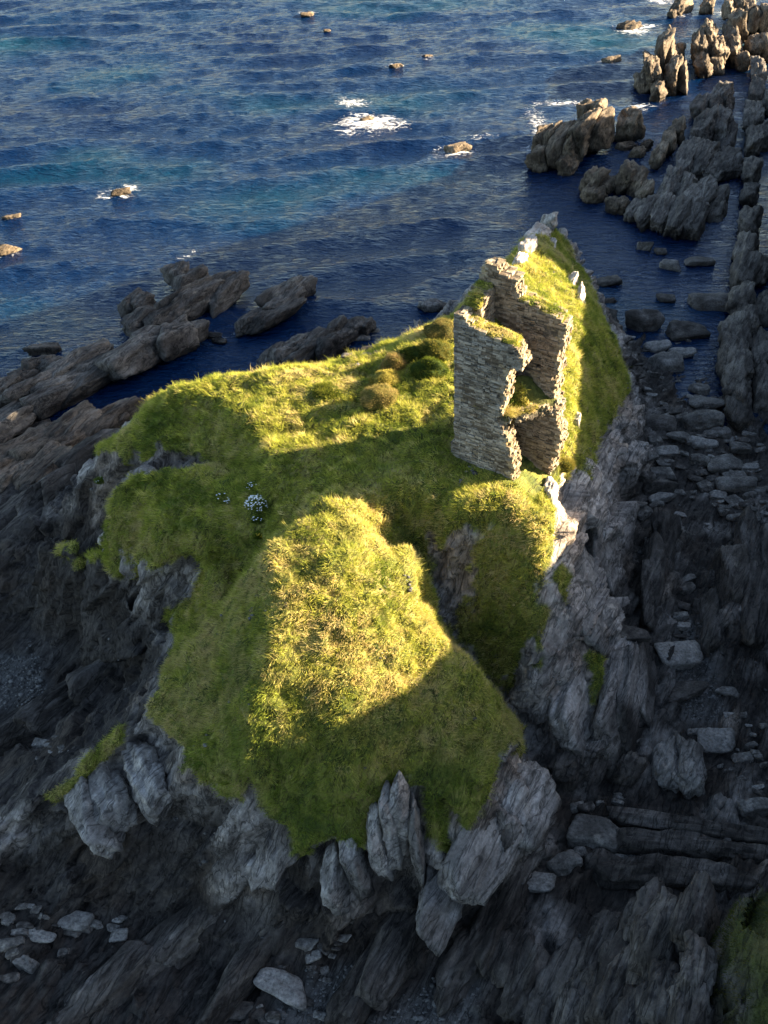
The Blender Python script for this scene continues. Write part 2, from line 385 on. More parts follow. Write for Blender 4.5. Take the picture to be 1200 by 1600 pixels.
def poly_mask(poly, xx, yy):
    ins = np.zeros(xx.shape, bool); n = len(poly)
    for i in range(n):
        xa, ya = poly[i][:2]; xb, yb = poly[(i + 1) % n][:2]
        if ya == yb: continue
        c = ((ya > yy) != (yb > yy)) & (xx < (xb - xa) * (yy - ya) / (yb - ya) + xa)
        ins ^= c
    return ins
GX, GY = np.meshgrid(gx, gy)
flat = np.stack([GX.ravel(), GY.ravel(), HB.ravel()], 1)
w1 = fbm(flat * 0.55, 3, 5).reshape(NY, NX) * 0.55; w2 = fbm(flat * 0.55 + 40, 3, 6).reshape(NY, NX) * 0.55
def mask_of(*polys):
    m = np.zeros((NY, NX), bool)
    for p in polys:
        m |= poly_mask([P(*q) if q[1] > 130 or q[0] > 130 or abs(q[0]) > 50 else q for q in p], GX + w1, GY + w2)
    return m
LAWN = [(160, 705, 11), (190, 690, 12.6), (230, 640, 14.6), (300, 598, 16.1), (420, 586, 16.4), (560, 562, 16.8), (700, 512, 17.3)]
poly_top = [P(140, 722, 10.4), P(155, 700, 12)] + [(-25.5, 72), (-22, 77), (-15, 79), (-5, 84), (6, 92, 12), (13, 106, 10), (19.5, 116, 11)] + [P(*q) for q in (
    (875, 366, 11.8), (908, 415, 10.4), (930, 455, 10.0), (945, 500, 10.2), (965, 540, 10.0), (988, 600, 9.4), (950, 655, 11), (930, 690, 12.2), (915, 715, 13.6), (895, 722, 14.9),
    (868, 736, 15.7), (858, 765, 16.1), (864, 800, 15.6), (852, 880, 13.6), (838, 950, 11.9), (826, 1030, 8.6), (815, 1060, 7.4), (760, 1045, 7.0), (700, 1000, 8.6), (645, 945, 10.9), (622, 895, 14.0),
    (640, 890, 13), (680, 930, 11), (750, 1010, 9.5), (826, 1130, 7.0), (775, 1205, 8.5), (742, 1255, 7.8), (735, 1300, 6.9), (702, 1330, 6.4), (680, 1290, 7.6), (655, 1235, 9.1), (620, 1225, 9.3), (590, 1270, 8.3), (552, 1312, 7.4), (470, 1325, 7.0), (410, 1280, 8.0), (360, 1250, 8.9), (318, 1205, 9.6), (290, 1160, 9.9), (230, 1112, 9.6),
    (262, 1060, 9.6), (285, 1005, 7.6), (300, 968, 9.3), (262, 938, 10.0), (228, 885, 11.2), (200, 868, 11.4), (140, 852, 10.2), (80, 835, 9.0), (70, 810, 9.8), (125, 776, 13), (170, 757, 13.7), (225, 733, 14.3), (300, 745, 13.8), (345, 738, 13.8), (310, 712, 13.9), (230, 706, 13.6), (190, 712, 12.8))]
gm = poly_mask(poly_top, GX + w1, GY + w2)
strip = [P(*q) for q in ((200, 1112, 9.3), (150, 1160, 8.5), (95, 1215, 7.5), (60, 1240, 7), (75, 1250, 6.9), (150, 1190, 7.9), (195, 1150, 8.7))]
gm |= poly_mask(strip, GX + w1 * 0.3, GY + w2 * 0.3)
patch = [[P(*q) for q in pp] for pp in (
    ((825, 935, 12), (870, 960, 9.4), (880, 985, 8.8), (850, 1030, 8), (835, 1075, 7), (828, 1010, 9.4)),
    ((915, 1010, 7.6), (945, 1015, 6.2), (940, 1060, 5.4), (930, 1100, 5)),
    ((895, 740, 14), (912, 745, 12.6), (905, 770, 12), (898, 765, 12.6)),
    ((900, 720, 14.3), (925, 715, 12.4), (905, 735, 13.6)))]
for pp in patch: gm |= poly_mask(pp, GX + w1 * 0.5, GY + w2 * 0.5)
GM = blur(gm.astype(float), 2)
bare = fbm(flat * np.array([0.8, 0.8, 0.8]), 4, 91).reshape(NY, NX)
dzy, dzx = np.gradient(HB, RES)
slope = np.sqrt(dzx ** 2 + dzy ** 2)
dface = poly_mask([P(*q) for q in ((612, 870, 15.4), (640, 815, 16.2), (800, 790, 16.6), (850, 800, 15.9), (845, 900, 13.2), (832, 1000, 9.6), (826, 1040, 8.2), (770, 1050, 7.0), (700, 1000, 8.6), (640, 945, 10.8))], GX + w1, GY + w2)
for pp in (((80, 815, 9.6), (85, 800, 10.4), (130, 778, 13), (225, 728, 14.4), (400, 758, 15.8), (405, 850, 13.8), (300, 875, 12), (225, 880, 10.6), (140, 850, 9.8)), ((140, 722, 10.4), (165, 695, 12.4), (190, 676, 14.0), (230, 630, 15.8), (300, 590, 17), (395, 640, 17), (405, 692, 16), (345, 715, 14.6), (300, 695, 14.6), (230, 700, 13.8))):
    dface |= poly_mask([P(*q) for q in pp], GX + w1, GY + w2)
GM = GM * (1 - smooth(3.6, 6.5, slope + bare * 2.2) * (1 - blur(dface.astype(float), 2)))
# tufts that have seeded on ledges of the upper cliffs
ledge = smooth(0.42, 0.6, fbm(flat * np.array([0.45, 0.45, 0.3]), 3, 93).reshape(NY, NX)) * smooth(7, 12, HB) * (1 - smooth(1.6, 2.8, slope)) * smooth(6.0, 2.5, 10 * (1 - blur(GM, 40)))
GM = np.maximum(GM, ledge)
peb = np.zeros((NY, NX), bool)
for pp in (((560, 1600, 1), (700, 1525, 1.3), (760, 1540, 1.6), (720, 1640, 1.5), (560, 1660, 1)), ((1060, 960, 1.7), (1110, 1010, 1.7), (1130, 1120, 1.6), (1060, 1130, 1.6), (1050, 1050, 1.6)),
           ((-60, 1010, 0.5), (60, 1020, 1), (80, 1080, 1), (0, 1110, 0.8), (-60, 1110, 0.5)), ((980, 1300, 1.6), (1030, 1310, 1.6), (1020, 1350, 1.7), (970, 1350, 1.7)), ((440, 1540, 1.1), (560, 1500, 1.5), (520, 1640, 1), (420, 1640, 1))):
    peb |= poly_mask([P(*q) for q in pp], GX + w1, GY + w2)
PEB = blur(peb.astype(float), 8)

# solid block under the height map, remeshed evenly so that sheer faces carry as much detail as flat ground
SK = 2                                          # use every second sample for the block
hb = HB[::SK, ::SK]; sx, sy = gx[::SK], gy[::SK]; mx_, my_ = len(sx), len(sy)
SX, SY = np.meshgrid(sx, sy)
top = np.stack([SX.ravel(), SY.ravel(), np.maximum(hb, -3.4).ravel()], 1); bot = top.copy(); bot[:, 2] = -4.5
nb = mx_ * my_; ib = np.arange(nb).reshape(my_, mx_)
ft = np.stack([ib[:-1, :-1], ib[:-1, 1:], ib[1:, 1:], ib[1:, :-1]], -1).reshape(-1, 4)
lp = np.concatenate([ib[0, :-1], ib[:-1, -1], ib[-1, :0:-1], ib[:0:-1, 0]]); ln = np.roll(lp, -1)
blk_me = mesh_from('block', np.concatenate([top, bot]), np.concatenate([ft, ft[:, ::-1] + nb, np.stack([lp, lp + nb, ln + nb, ln], 1)]))
blk = bpy.data.objects.new('block', blk_me); col.objects.link(blk)
rm = blk.modifiers.new('remesh', 'REMESH'); rm.mode = 'VOXEL'; rm.voxel_size = 0.245
ev = blk.evaluated_get(bpy.context.evaluated_depsgraph_get()); em = ev.to_mesh()
TV0 = np.zeros(len(em.vertices) * 3, np.float32); em.vertices.foreach_get('co', TV0); TV0 = TV0.reshape(-1, 3).astype(float)
lv = np.zeros(len(em.loops), np.int32); em.loops.foreach_get('vertex_index', lv)
TF = lv.reshape(-1, 4)
ev.to_mesh_clear(); bpy.data.objects.remove(blk); bpy.data.meshes.remove(blk_me)
inside = (TV0[:, 2] > -1.6) & (TV0[:, 0] > X0 + .5) & (TV0[:, 0] < gx[-1] - .7) & (TV0[:, 1] > Y0 + .5) & (TV0[:, 1] < gy[-1] - .7)
TF = TF[inside[TF].all(1)]
used = np.unique(TF); remap = np.full(len(TV0), -1); remap[used] = np.arange(len(used)); TV0 = TV0[used]; TF = remap[TF]
def vnormals(V, F):
    n = np.cross(V[F[:, 2]] - V[F[:, 0]], V[F[:, 3]] - V[F[:, 1]]); out = np.zeros_like(V)
    for k in range(4):
        for c in range(3): out[:, c] += np.bincount(F[:, k], n[:, c], len(V))
    return out / np.maximum(np.linalg.norm(out, axis=1), 1e-9)[:, None]
nv = vnormals(TV0, TF)
def relax(V, F, it):
    e = np.concatenate([F[:, [0, 1]], F[:, [1, 2]], F[:, [2, 3]], F[:, [3, 0]]])
    for _ in range(it):
        acc = np.stack([np.bincount(e[:, 0], V[e[:, 1], c], len(V)) for c in range(3)], 1); cnt = np.bincount(e[:, 0], minlength=len(V))
        acc2 = np.stack([np.bincount(e[:, 1], V[e[:, 0], c], len(V)) for c in range(3)], 1); cnt2 = np.bincount(e[:, 1], minlength=len(V))
        V = 0.5 * V + 0.5 * (acc + acc2) / np.maximum(cnt + cnt2, 1)[:, None]
    return V
TV0 = relax(TV0, TF, 4); nv = relax(nv, TF, 5); nv /= np.maximum(np.linalg.norm(nv, axis=1), 1e-9)[:, None]
def sample(G, p):
    fx = np.clip((p[:, 0] - X0) / RES, 0, NX - 1.001); fy = np.clip((p[:, 1] - Y0) / RES, 0, NY - 1.001)
    i = fx.astype(int); j = fy.astype(int); u = fx - i; v = fy - j
    return G[j, i] * (1 - u) * (1 - v) + G[j, i + 1] * u * (1 - v) + G[j + 1, i] * (1 - u) * v + G[j + 1, i + 1] * u * v
# relief: bedded, broken rock; lumpy tussocky turf
p0 = TV0
gmf = sample(GM, p0); pebf = sample(PEB, p0)
bd = bedded(p0)
strata = ridged(bd * np.array([0.09, 0.5, 0.12]), 4, 11, 0.6)
rk = gmf < 0.97
def fq(q, cell, sd, tl):
    o = np.zeros(len(q)); o[rk] = facets(q[rk], cell, sd, tl); return o
fac0 = fq(bd, (8.0, 3.4, 7.0), 231, 0.8); fac1 = fq(bd, (5.0, 1.7, 4.0), 201, 0.7); fac2 = fq(bd, (2.0, 0.8, 1.7), 211, 0.7); fac3 = fq(p0, (2.2, 2.2, 2.2), 221, 0.7)
fine_r = fbm(p0 * 1.9, 3, 37, 0.6)
steepf = smooth(0.75, 0.35, nv[:, 2])
crack = -smooth(0.80, 0.97, ridged(bd * np.array([0.18, 0.35, 0.16]), 2, 241))
rock_d = 0.55 * fac1 * (1 - .3 * steepf) + 0.75 * fac0 * steepf + 0.26 * fac2 * (1 - .6 * steepf) + 0.16 * fac3 * (1 - .7 * steepf) + 0.42 * strata * (1 - .5 * steepf) + 0.12 * fine_r + 0.45 * crack - 0.25
lump = fbm(p0 * 0.36, 3, 41); tus = 1 - np.abs(fbm(p0 * np.array([0.9, 1.2, 1.0]), 3, 45)); tus2 = np.abs(fbm(p0 * 2.8, 3, 47))
turf_d = 0.45 * lump + 0.42 * (tus - 0.7) + 0.20 * tus2
beach_f = smooth(2.6, 1.0, p0[:, 2]) * (1 - gmf)
amp = (1 - 0.45 * beach_f) * (1 - 0.85 * pebf)
disp = gmf * turf_d * (1 - 0.3 * steepf) + (1 - gmf) * rock_d * amp + gmf * 0.25
pad = np.exp(-(((p0[:, 0] - 8.5) / 4.5) ** 2 + ((p0[:, 1] - 60.5) / 4.0) ** 2) ** 2)   # level ground under the castle
disp *= 1 - 0.75 * pad
TV = p0 + nv * disp[:, None]
me = mesh_from('headland', TV, TF)
# colour: pale slate cliffs that blacken towards the tide, soil and thatch under the grass, grey shingle
cove = 1.7 * smooth(-11, -15, TV[:, 0]) * smooth(43, 47, TV[:, 1]) * smooth(75, 70, TV[:, 1]) - 0.95 * smooth(5, 10, TV[:, 0])
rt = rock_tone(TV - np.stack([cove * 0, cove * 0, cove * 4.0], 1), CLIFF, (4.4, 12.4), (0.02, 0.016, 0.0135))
rt = rt * (1 + 0.4 * smooth(6, 11, TV[:, 0]) * smooth(4, 9, TV[:, 2]))[:, None]      # clean pale slate on the landward face
br = smooth(0.1, 0.6, fbm(TV * 0.2, 3, 301))
rt = lerp_arr(rt, rt * np.array([[1.05, 0.9, 0.76]]), br * 0.6)
gn = fbm(TV * 0.35, 3, 303); gf = fbm(TV * 1.7, 3, 305)
gt = ramp3(0.5 + 0.3 * gn + 0.25 * gf, [(0.2, (0.06, 0.08, 0.014)), (0.5, (0.15, 0.155, 0.025)), (0.85, (0.26, 0.21, 0.07))])
pt = np.array([[0.085, 0.08, 0.075]]) * (1 + 0.5 * fbm(TV * 3.5, 2, 307)[:, None])
gsel = smooth(0.38, 0.62, gmf + 0.35 * fbm(TV * 1.3, 3, 309))
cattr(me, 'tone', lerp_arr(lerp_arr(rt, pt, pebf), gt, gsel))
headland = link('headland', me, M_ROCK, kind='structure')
ZT = np.maximum(HB, -3.0).copy()
hi = np.full(NX * NY, -9.0)
cell = np.clip(((TV[:, 1] - Y0) / RES + .5).astype(int), 0, NY - 1) * NX + np.clip(((TV[:, 0] - X0) / RES + .5).astype(int), 0, NX - 1)
np.maximum.at(hi, cell, TV[:, 2]); hi = hi.reshape(NY, NX)
ZT = np.where(hi > -8, hi, ZT)
def ground(x, y):
    i = min(max(int((x - X0) / RES), 1), NX - 2); j = min(max(int((y - Y0) / RES), 1), NY - 2)
    return float(ZT[j - 1:j + 2, i - 1:i + 2].mean())
def hit(px, py, dz=0.0):
    """where the line of sight through px, py first meets the modelled ground"""
    a = (px - 600) / FPX; b = (800 - py) / FPX
    d = (a, math.cos(PITCH) + b * math.sin(PITCH), -math.sin(PITCH) + b * math.cos(PITCH))
    t = 36.0
    while t < 230:
        x, y, z = d[0] * t, d[1] * t, CAM_H + d[2] * t
        g = ground(x, y) if (X0 < x < X1 and Y0 < y < Y1) else -1
        if z < max(g, -0.2): return (x, y, max(g, -0.2) + dz)
        t += 0.12
    return P(px, py, 0)

# ------------------------------------------------------------------ sea
def build_sea():
    N, L = 510, 276.0
    rng = np.random.default_rng(4)
    k1 = np.fft.fftfreq(N, L / N) * 2 * np.pi
    kx, ky = np.meshgrid(k1, k1); k = np.sqrt(kx ** 2 + ky ** 2); k[0, 0] = 1e-6
    wd = np.array([0.16, -0.987]); cosf = (kx * wd[0] + ky * wd[1]) / k
    def spec(V, lo, spread):
        Lw = V * V / 9.81
        return np.exp(-1 / (k * Lw) ** 2) / k ** 4 * np.abs(cosf) ** spread * np.exp(-(k * lo) ** 2) * (k > 2 * np.pi / 60)
    g = (rng.normal(size=(N, N)) + 1j * rng.normal(size=(N, N)))
    def field(S):
        hk = g * np.sqrt(S)
        h = np.fft.ifft2(hk).real; s = h.std()
        dx = np.fft.ifft2(1j * kx / k * hk).real / s; dy = np.fft.ifft2(1j * ky / k * hk).real / s
        return h / s, dx, dy
    h1, dx1, dy1 = field(spec(9.0, 0.25, 5)); h2, dx2, dy2 = field(spec(3.6, 0.15, 2))
    h0, dx0, dy0 = field(np.exp(-((k - 2 * np.pi / 12.0) / 0.13) ** 2) * np.abs(cosf) ** 40)
    xs = np.linspace(-L / 2, L / 2, N); ys = np.linspace(58, 58 + L, N)
    X, Y = np.meshgrid(xs, ys)
    edge = np.clip(np.minimum.reduce([X + L / 2, L / 2 - X, Y - 58, 58 + L - Y]) / 12, 0, 1)
    calm = smooth(16, 26, X) * smooth(185, 135, Y)
    near = smooth(110, 170, Y + np.abs(X) * 0.2) * 0.5 + 0.5
    A = edge * (1 - 0.72 * calm) * near
    Z = A * (0.14 * h0 + 0.04 * h1 + 0.085 * h2)
    XX = X + A * (0.14 * dx0 + 0.05 * dx1 + 0.10 * dx2); YY = Y + A * (0.14 * dy0 + 0.05 * dy1 + 0.10 * dy2)
    V = np.stack([XX.ravel(), YY.ravel(), Z.ravel()], 1)
    id_ = np.arange(N * N).reshape(N, N)
    F = np.stack([id_[:-1, :-1], id_[:-1, 1:], id_[1:, 1:], id_[1:, :-1]], -1).reshape(-1, 4)
    # flat apron to the horizon, joined to the rim of the wave field
    x0, x1, y0, y1 = -L / 2, L / 2, 58.0, 58.0 + L; B = 6000.0
    ring = [(x0, y0), (x1, y0), (x1, y1), (x0, y1)]; big = [(-B, -B), (B, -B), (B, B), (-B, B)]
    n0 = len(V)
    V = np.concatenate([V, [(x, y, 0.0) for x, y in ring], [(x, y, 0.0) for x, y in big]])
    F = np.concatenate([F, [[n0 + 4 + i, n0 + 4 + (i + 1) % 4, n0 + (i + 1) % 4, n0 + i] for i in range(4)]])
    me = mesh_from('sea', V, F)
    foam = np.zeros(len(V))
    def blob(px, py, rx, ry, s=1.0):
        c = P(px, py, 0)
        d = ((V[:, 0] - c[0]) / rx / 1.25) ** 2 + ((V[:, 1] - c[1]) / ry / 1.25) ** 2
        np.maximum(foam, s * np.exp(-d * 1.0), out=foam)
    for b in FOAM: blob(*b)
    fattr(me, 'foam', foam)
    return me
FOAM = [(548, 160, 3.4, 3.2, .8), (575, 190, 5.5, 4.5, 1.0), (600, 185, 3.5, 3.0, .95), (620, 195, 3.5, 1.6, .75), (545, 205, 3, 2, .6),
        (185, 302, 2.6, 1.5, .95), (205, 295, 1.6, 1.3, .95), (165, 308, 1.6, .8, .8), (715, 235, 3.6, 2.6, .85), (690, 245, 3, 1.8, .55), (750, 215, 3, 2, .5),
        (990, 48, 5, 4, .8), (1005, 40, 4, 3, .75), (620, 103, 2, 1.4, .85), (480, 22, 2.4, 1.2, .8), (958, 95, 2.6, 1.6, .75), (670, 90, 2.4, 2, .5), (510, 47, 1, .8, .6),
        (838, 190, 2, 8, .72), (828, 235, 2, 4, .7), (1060, 20, 6, 4, .7), (1000, 165, 2.6, 2.6, .7), (1040, 0, 5, 4, .75), (1130, 20, 5, 4, .5), (10, 395, 2, 1.2, .6), (20, 340, 1.4, .9, .6),
        (108, 545, 2.2, 1.6, .5), (350, 520, 3, 1.2, .42), (300, 400, 3, 2, .4), (880, 160, 6, 2, .7), (215, 500, 2, 3, .42)]
def sea_material():
    t = NT('sea_water')
    p = t.pos()
    dc = t.n('ShaderNodeVectorMath', operation='MULTIPLY'); dc.inputs[1].default_value = (1, 1, 0.3); t.l(p, dc.inputs[0]); p2 = dc.outputs[0]
    cr = t.mapping(p2, rot=(0, 0, math.radians(-9)), scale=(0.38, 1.0, 1.0))
    n1 = t.noise(cr, 1.1, 4, 0.66, 0.3)
    nrm = t.bump(n1, 1.0, 0.7)
    big = t.noise(t.mapping(p2, scale=(0.6, 1, 1)), 0.022, 2, 0.55, 0.0)
    colr = t.ramp(big, [(0.35, (0.0006, 0.006, 0.030)), (0.52, (0.0006, 0.011, 0.042)), (0.68, (0.0008, 0.028, 0.046))])
    water = t.principled(colr, 0.09, nrm, IOR=1.36, Specular_Tint=(0.22, 0.58, 1.0, 1.0), Specular_IOR_Level=0.62)
    f = t.attr('foam').outputs['Fac']
    l1 = t.noise(t.mapping(p2, rot=(0, 0, math.radians(-9)), scale=(0.55, 1, 1)), 0.9, 6, 0.74, 1.4)
    s = t.math('ADD', f, t.math('MULTIPLY', t.math('SUBTRACT', l1, 0.5), 3.2))
    fm = t.math('MULTIPLY', t.ramp(s, [(0.58, 0.0), (0.75, 0.3), (1.3, 0.95)]), t.ramp(f, [(0.12, 0.0), (0.3, 1.0)]))
    foam = t.principled((0.80, 0.82, 0.83), 0.7, t.bump(l1, 1.0, 0.5))
    mx = t.n('ShaderNodeMixShader'); t.l(fm, mx.inputs[0]); t.l(water, mx.inputs[1]); t.l(foam, mx.inputs[2])
    return t.done(mx.outputs[0])
sea = link('sea', build_sea(), sea_material(), kind='structure')

# ------------------------------------------------------------------ mainland: the shore and hillside the headland broke from
def build_mainland():
    xs = np.concatenate([np.arange(7, 46, 0.25), np.arange(46, 200, 2.0)]); ys = np.concatenate([np.arange(-130, 12, 2.0), np.arange(12, 40, 0.25), np.arange(40, 280, 1.0)])
    X, Y = np.meshgrid(xs, ys)
    # shoreline X as a function of Y
    ly = [-140, 5, 18, 26, 30, 33, 37, 45, 64, 94, 120, 145, 175, 200, 240, 280]
    lx = [9, 12.9, 13.7, 14.0, 16, 28, 33, 38, 42, 50, 57, 64, 71, 78, 92, 110]
    edge = np.interp(Y, ly, lx)
    edge = edge + fbm(np.stack([X.ravel() * 0, Y.ravel() * 0.12, X.ravel() * 0], 1), 4, 3).reshape(X.shape) * np.where(Y < 35, 0.7, 1.6)
    # heights of the unseen crest, raised and dipped to place its cast shade
    hy = [-140, 45, 56.5, 58, 60, 65, 71, 78, 88, 94, 101, 108, 115, 117.5, 119, 126.5, 127.5, 130.5, 131.5, 134, 148, 155, 162, 170, 180, 190, 198, 206, 220, 235, 250, 280]
    hz = [38, 46, 46, 44, 42.2, 40.8, 40, 42, 42, 41.5, 40, 38.4, 38.8, 40, 46, 45, 37, 36.2, 43, 48, 47, 43, 39, 35, 30, 25, 22, 18, 11, 6, 0, -3]
    crest = np.interp(Y, hy, hz)
    d = X - edge
    cliff = np.interp(Y, [-140, 15, 30, 45, 240], [17.5, 17.5, 17, 22, 26])
    cliff = np.minimum(cliff, crest * 0.75)
    base = np.interp(Y, [-140, 68, 110, 140, 280], [2, 2, 0, -2.5, -2.5])
    z = base + (cliff - base) * smooth(0, 5, d)
    tt = np.clip((d - 4) / np.maximum(80 - edge - 4, 5), 0, 1.0)
    z = np.where(d > 4, cliff + (crest - cliff) * (tt * (2 - tt)), z)
    z = np.where(X > 100, crest - (X - 100) * 0.02, z)
    z = np.where(d < 0, np.minimum(base, base + d * 0.4), z)
    p = np.stack([X.ravel(), Y.ravel(), z.ravel()], 1)
    z = z + (fbm(p * 0.16, 4, 77).reshape(X.shape) * 0.9 + fbm(p * .6, 3, 79).reshape(X.shape) * .3) * smooth(0, 3, d) * smooth(60, 25, np.abs(X - 20) + np.abs(Y - 20) * 0)
    nearf = smooth(46, 40, X) * smooth(42, 36, Y) * smooth(-1, 1, d)
    z = z + nearf * (facets(bedded(p), (3, 1.0, 2.5), 401).reshape(X.shape) * 0.9 * smooth(7, 3.5, d) + np.abs(fbm(p * 1.1, 3, 85)).reshape(X.shape) * 0.3)
    V = np.stack([X.ravel(), Y.ravel(), z.ravel()], 1)
    ny, nx = X.shape; id_ = np.arange(nx * ny).reshape(ny, nx)
    F = np.stack([id_[:-1, :-1], id_[:-1, 1:], id_[1:, 1:], id_[1:, :-1]], -1).reshape(-1, 4)
    F = F[V[F, 2].max(1) > -1]
    F = F[(d.ravel()[F].max(1) > -1.5)]
    me = mesh_from('mainland', V, F)
    gsel = smooth(3.2, 5.0, d + fbm(p * 0.4, 3, 81).reshape(X.shape) * 1.5).ravel()
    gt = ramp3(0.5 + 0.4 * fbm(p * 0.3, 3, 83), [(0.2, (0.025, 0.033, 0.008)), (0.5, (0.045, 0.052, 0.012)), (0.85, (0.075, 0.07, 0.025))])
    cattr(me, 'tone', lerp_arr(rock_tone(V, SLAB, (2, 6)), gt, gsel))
    return me, V, d.ravel()
ml_me, MLV, MLD = build_mainland()
mainland = link('mainland', ml_me, M_ROCK, kind='structure')

# ------------------------------------------------------------------ rocks
_ico = {}
def ico(sub):
    if sub not in _ico:
        bm = bmesh.new(); bmesh.ops.create_icosphere(bm, subdivisions=sub, radius=1.0)
        v = np.array([q.co[:] for q in bm.verts]); f = np.array([[q.index for q in t.verts] for t in bm.faces]); bm.free()
        _ico[sub] = (v, f)
    return _ico[sub]
def hull(dims, seed, sub=5, n=10, soft=34, groove=1.0, rough=1.0):
    """an angular, bedded block: long axis x, beds across y, height z"""
    r = np.random.default_rng(seed); v, f = ico(sub)
    N = [(1, 0, 0), (-1, 0, 0), (0, 1, 0), (0, -1, 0), (0, 0, 1), (0, 0, -1)]
    N = [np.array(q, float) + r.normal(0, 0.16, 3) for q in N]; D = list(r.uniform(0.86, 1.0, 6))
    for _ in range(n):
        q = r.normal(size=3); q /= np.linalg.norm(q); N.append(q); D.append(r.uniform(0.88, 1.18))
    N = np.array([q / np.linalg.norm(q) for q in N]); D = np.array(D)
    c = np.clip(v @ N.T, 0, None) / D
    rad = 1 / (c ** soft).sum(1) ** (1 / soft)
    p = v * rad[:, None] * np.asarray(dims)[None, :] / 2
    o = r.uniform(-90, 90, 3)
    s = min(dims)
    q = p + o
    g = ridged(q * np.array([0.12, 1.6, 0.5]) / max(0.35, min(1.4, s / 3)) ** 0.6, 3, seed % 97, 0.6)
    fc = facets(q, (max(dims) * 0.35, s * 0.28, s * 0.4), seed % 89 + 3, 0.6)
    fn = fbm(q * (2.2 / max(0.5, s * 0.4)), 3, seed % 83)
    nrm = v / np.linalg.norm(v, axis=1)[:, None]
    f2 = facets(q, (max(dims) * 0.14, s * 0.13, s * 0.2), seed % 79 + 5, 0.6)
    crack = -smooth(0.72, 0.95, ridged(q * np.array([0.25, 0.9, 0.35]) / max(.4, s / 3.5), 2, seed % 71))
    p = p + nrm * (s * (0.07 * groove * (g - 0.4) + 0.07 * rough * fc + 0.035 * rough * f2 + 0.025 * rough * fn + 0.10 * groove * crack))[:, None]
    return p, f
def rotm(head, roll=0, pitch=0):
    return np.array(Matrix.Rotation(math.radians(head), 3, 'Z') @ Matrix.Rotation(math.radians(pitch), 3, 'Y') @ Matrix.Rotation(math.radians(roll), 3, 'X'))
_seed = [100]
def reef(name, label, cat, blocks, pal=REEF, tide=(-0.6, 2.0), head=54, mat=None, group=None, sub=5, split=True, low=1.0, bed=1.9, slim=1.0):
    """one rock mass out of interlocking beds; block = (px, py, centre height, length, width, height[, heading[, roll]])"""
    vs_, fs_, br_, n = [], [], [], 0
    for b in blocks:
        _seed[0] += 7; r = np.random.default_rng(_seed[0])
        px, py, zc, l, w, h = b[:6]
        hd = b[6] if len(b) > 6 and b[6] is not None else head + r.uniform(-7, 7)
        rl = b[7] if len(b) > 7 else r.uniform(-22, 5)
        k = far_scale(zc); l, w, h = l * k, w * k * slim, h * k * low
        c = np.array(P(px, py, zc)); pt = r.uniform(-7, 7)
        parts = max(1, round(w / bed)) if split else 1       # beds weather apart into thinner blades
        for i in range(parts):
            _seed[0] += 1
            ll, hh = (l * r.uniform(.7, 1.05), h * r.uniform(.68, 1.08)) if parts > 1 else (l, h)
            v, f = hull((ll, w / parts * (1.3 if parts > 1 else 1), hh), _seed[0], 4 if ll < 11 or parts > 1 else sub)
            v = v + np.array([r.uniform(-.14, .14) * l if parts > 1 else 0, (i - (parts - 1) / 2) * w / parts, r.uniform(-.06, .06) * h])
            vs_.append(v @ rotm(hd + r.uniform(-3, 3), rl + r.uniform(-4, 4), pt).T + c); fs_.append(f + n); n += len(v)
            br_.append(np.full(len(v), r.uniform(.75, 1.2)))
    V = np.concatenate(vs_); F = np.concatenate(fs_)
    base = np.array([V[:, 0].mean(), V[:, 1].mean(), 0.0])
    tone = rock_tone(V, pal, tide, seed=_seed[0] % 50) * np.concatenate(br_)[:, None]
    me = mesh_from(name, V - base, F); cattr(me, 'tone', tone)
    o = link(name, me, mat or M_ROCK, label=label, category=cat, group=group); o.location = base
    return o
# left of the headland, in the sea
reef('reef', 'long grey-brown rock reef running out from the left edge of the photo', 'rock', [
    (15, 655, 1.0, 8, 5, 4.2), (80, 612, 1.3, 9, 5.5, 5), (140, 580, 1.5, 9, 6, 5.4), (200, 562, 1.6, 9, 5.2, 5.4), (255, 532, 1.8, 8, 6.5, 5.8), (288, 520, 1.6, 5, 3.6, 5.0)], low=0.62, slim=0.8, pal=((0.034, 0.029, 0.026), (0.09, 0.078, 0.067), (0.18, 0.16, 0.138)))
reef('reef', 'forked reef of tilted slabs at the seaward end of the long left reef', 'rock', [
    (240, 500, 1.4, 7, 4.2, 4.6), (290, 478, 1.6, 10, 3.8, 5.4), (318, 462, 1.8, 9, 3.2, 5.6), (345, 458, 1.6, 9, 3.4, 5.0), (218, 474, 1.2, 4.4, 3.6, 4.6), (300, 440, 1.6, 6, 3, 5.2), (278, 430, 1.8, 3.6, 3.0, 4.4)], low=0.62, slim=0.8, pal=((0.034, 0.029, 0.026), (0.09, 0.078, 0.067), (0.18, 0.16, 0.138)))
reef('sea_rock', 'lone slanting slab rock in the sea above the lawn', 'rock', [(418, 495, 0.9, 7, 4.0, 3.8, 52), (440, 470, 1.2, 8, 4.2, 4.6, 50), (462, 452, 1.2, 5, 3.6, 4.4, 46)], low=0.62, slim=0.8, pal=((0.034, 0.029, 0.026), (0.09, 0.078, 0.067), (0.18, 0.16, 0.138)))
reef('sea_rock', 'low dark rock just awash right of the forked reef', 'rock', [(328, 525, 0.0, 2.6, 1.1, 0.9, 170), (342, 533, 0.0, 2, 1.0, 0.7, 170)], sub=4, low=0.62, slim=0.8, pal=((0.034, 0.029, 0.026), (0.09, 0.078, 0.067), (0.18, 0.16, 0.138)))
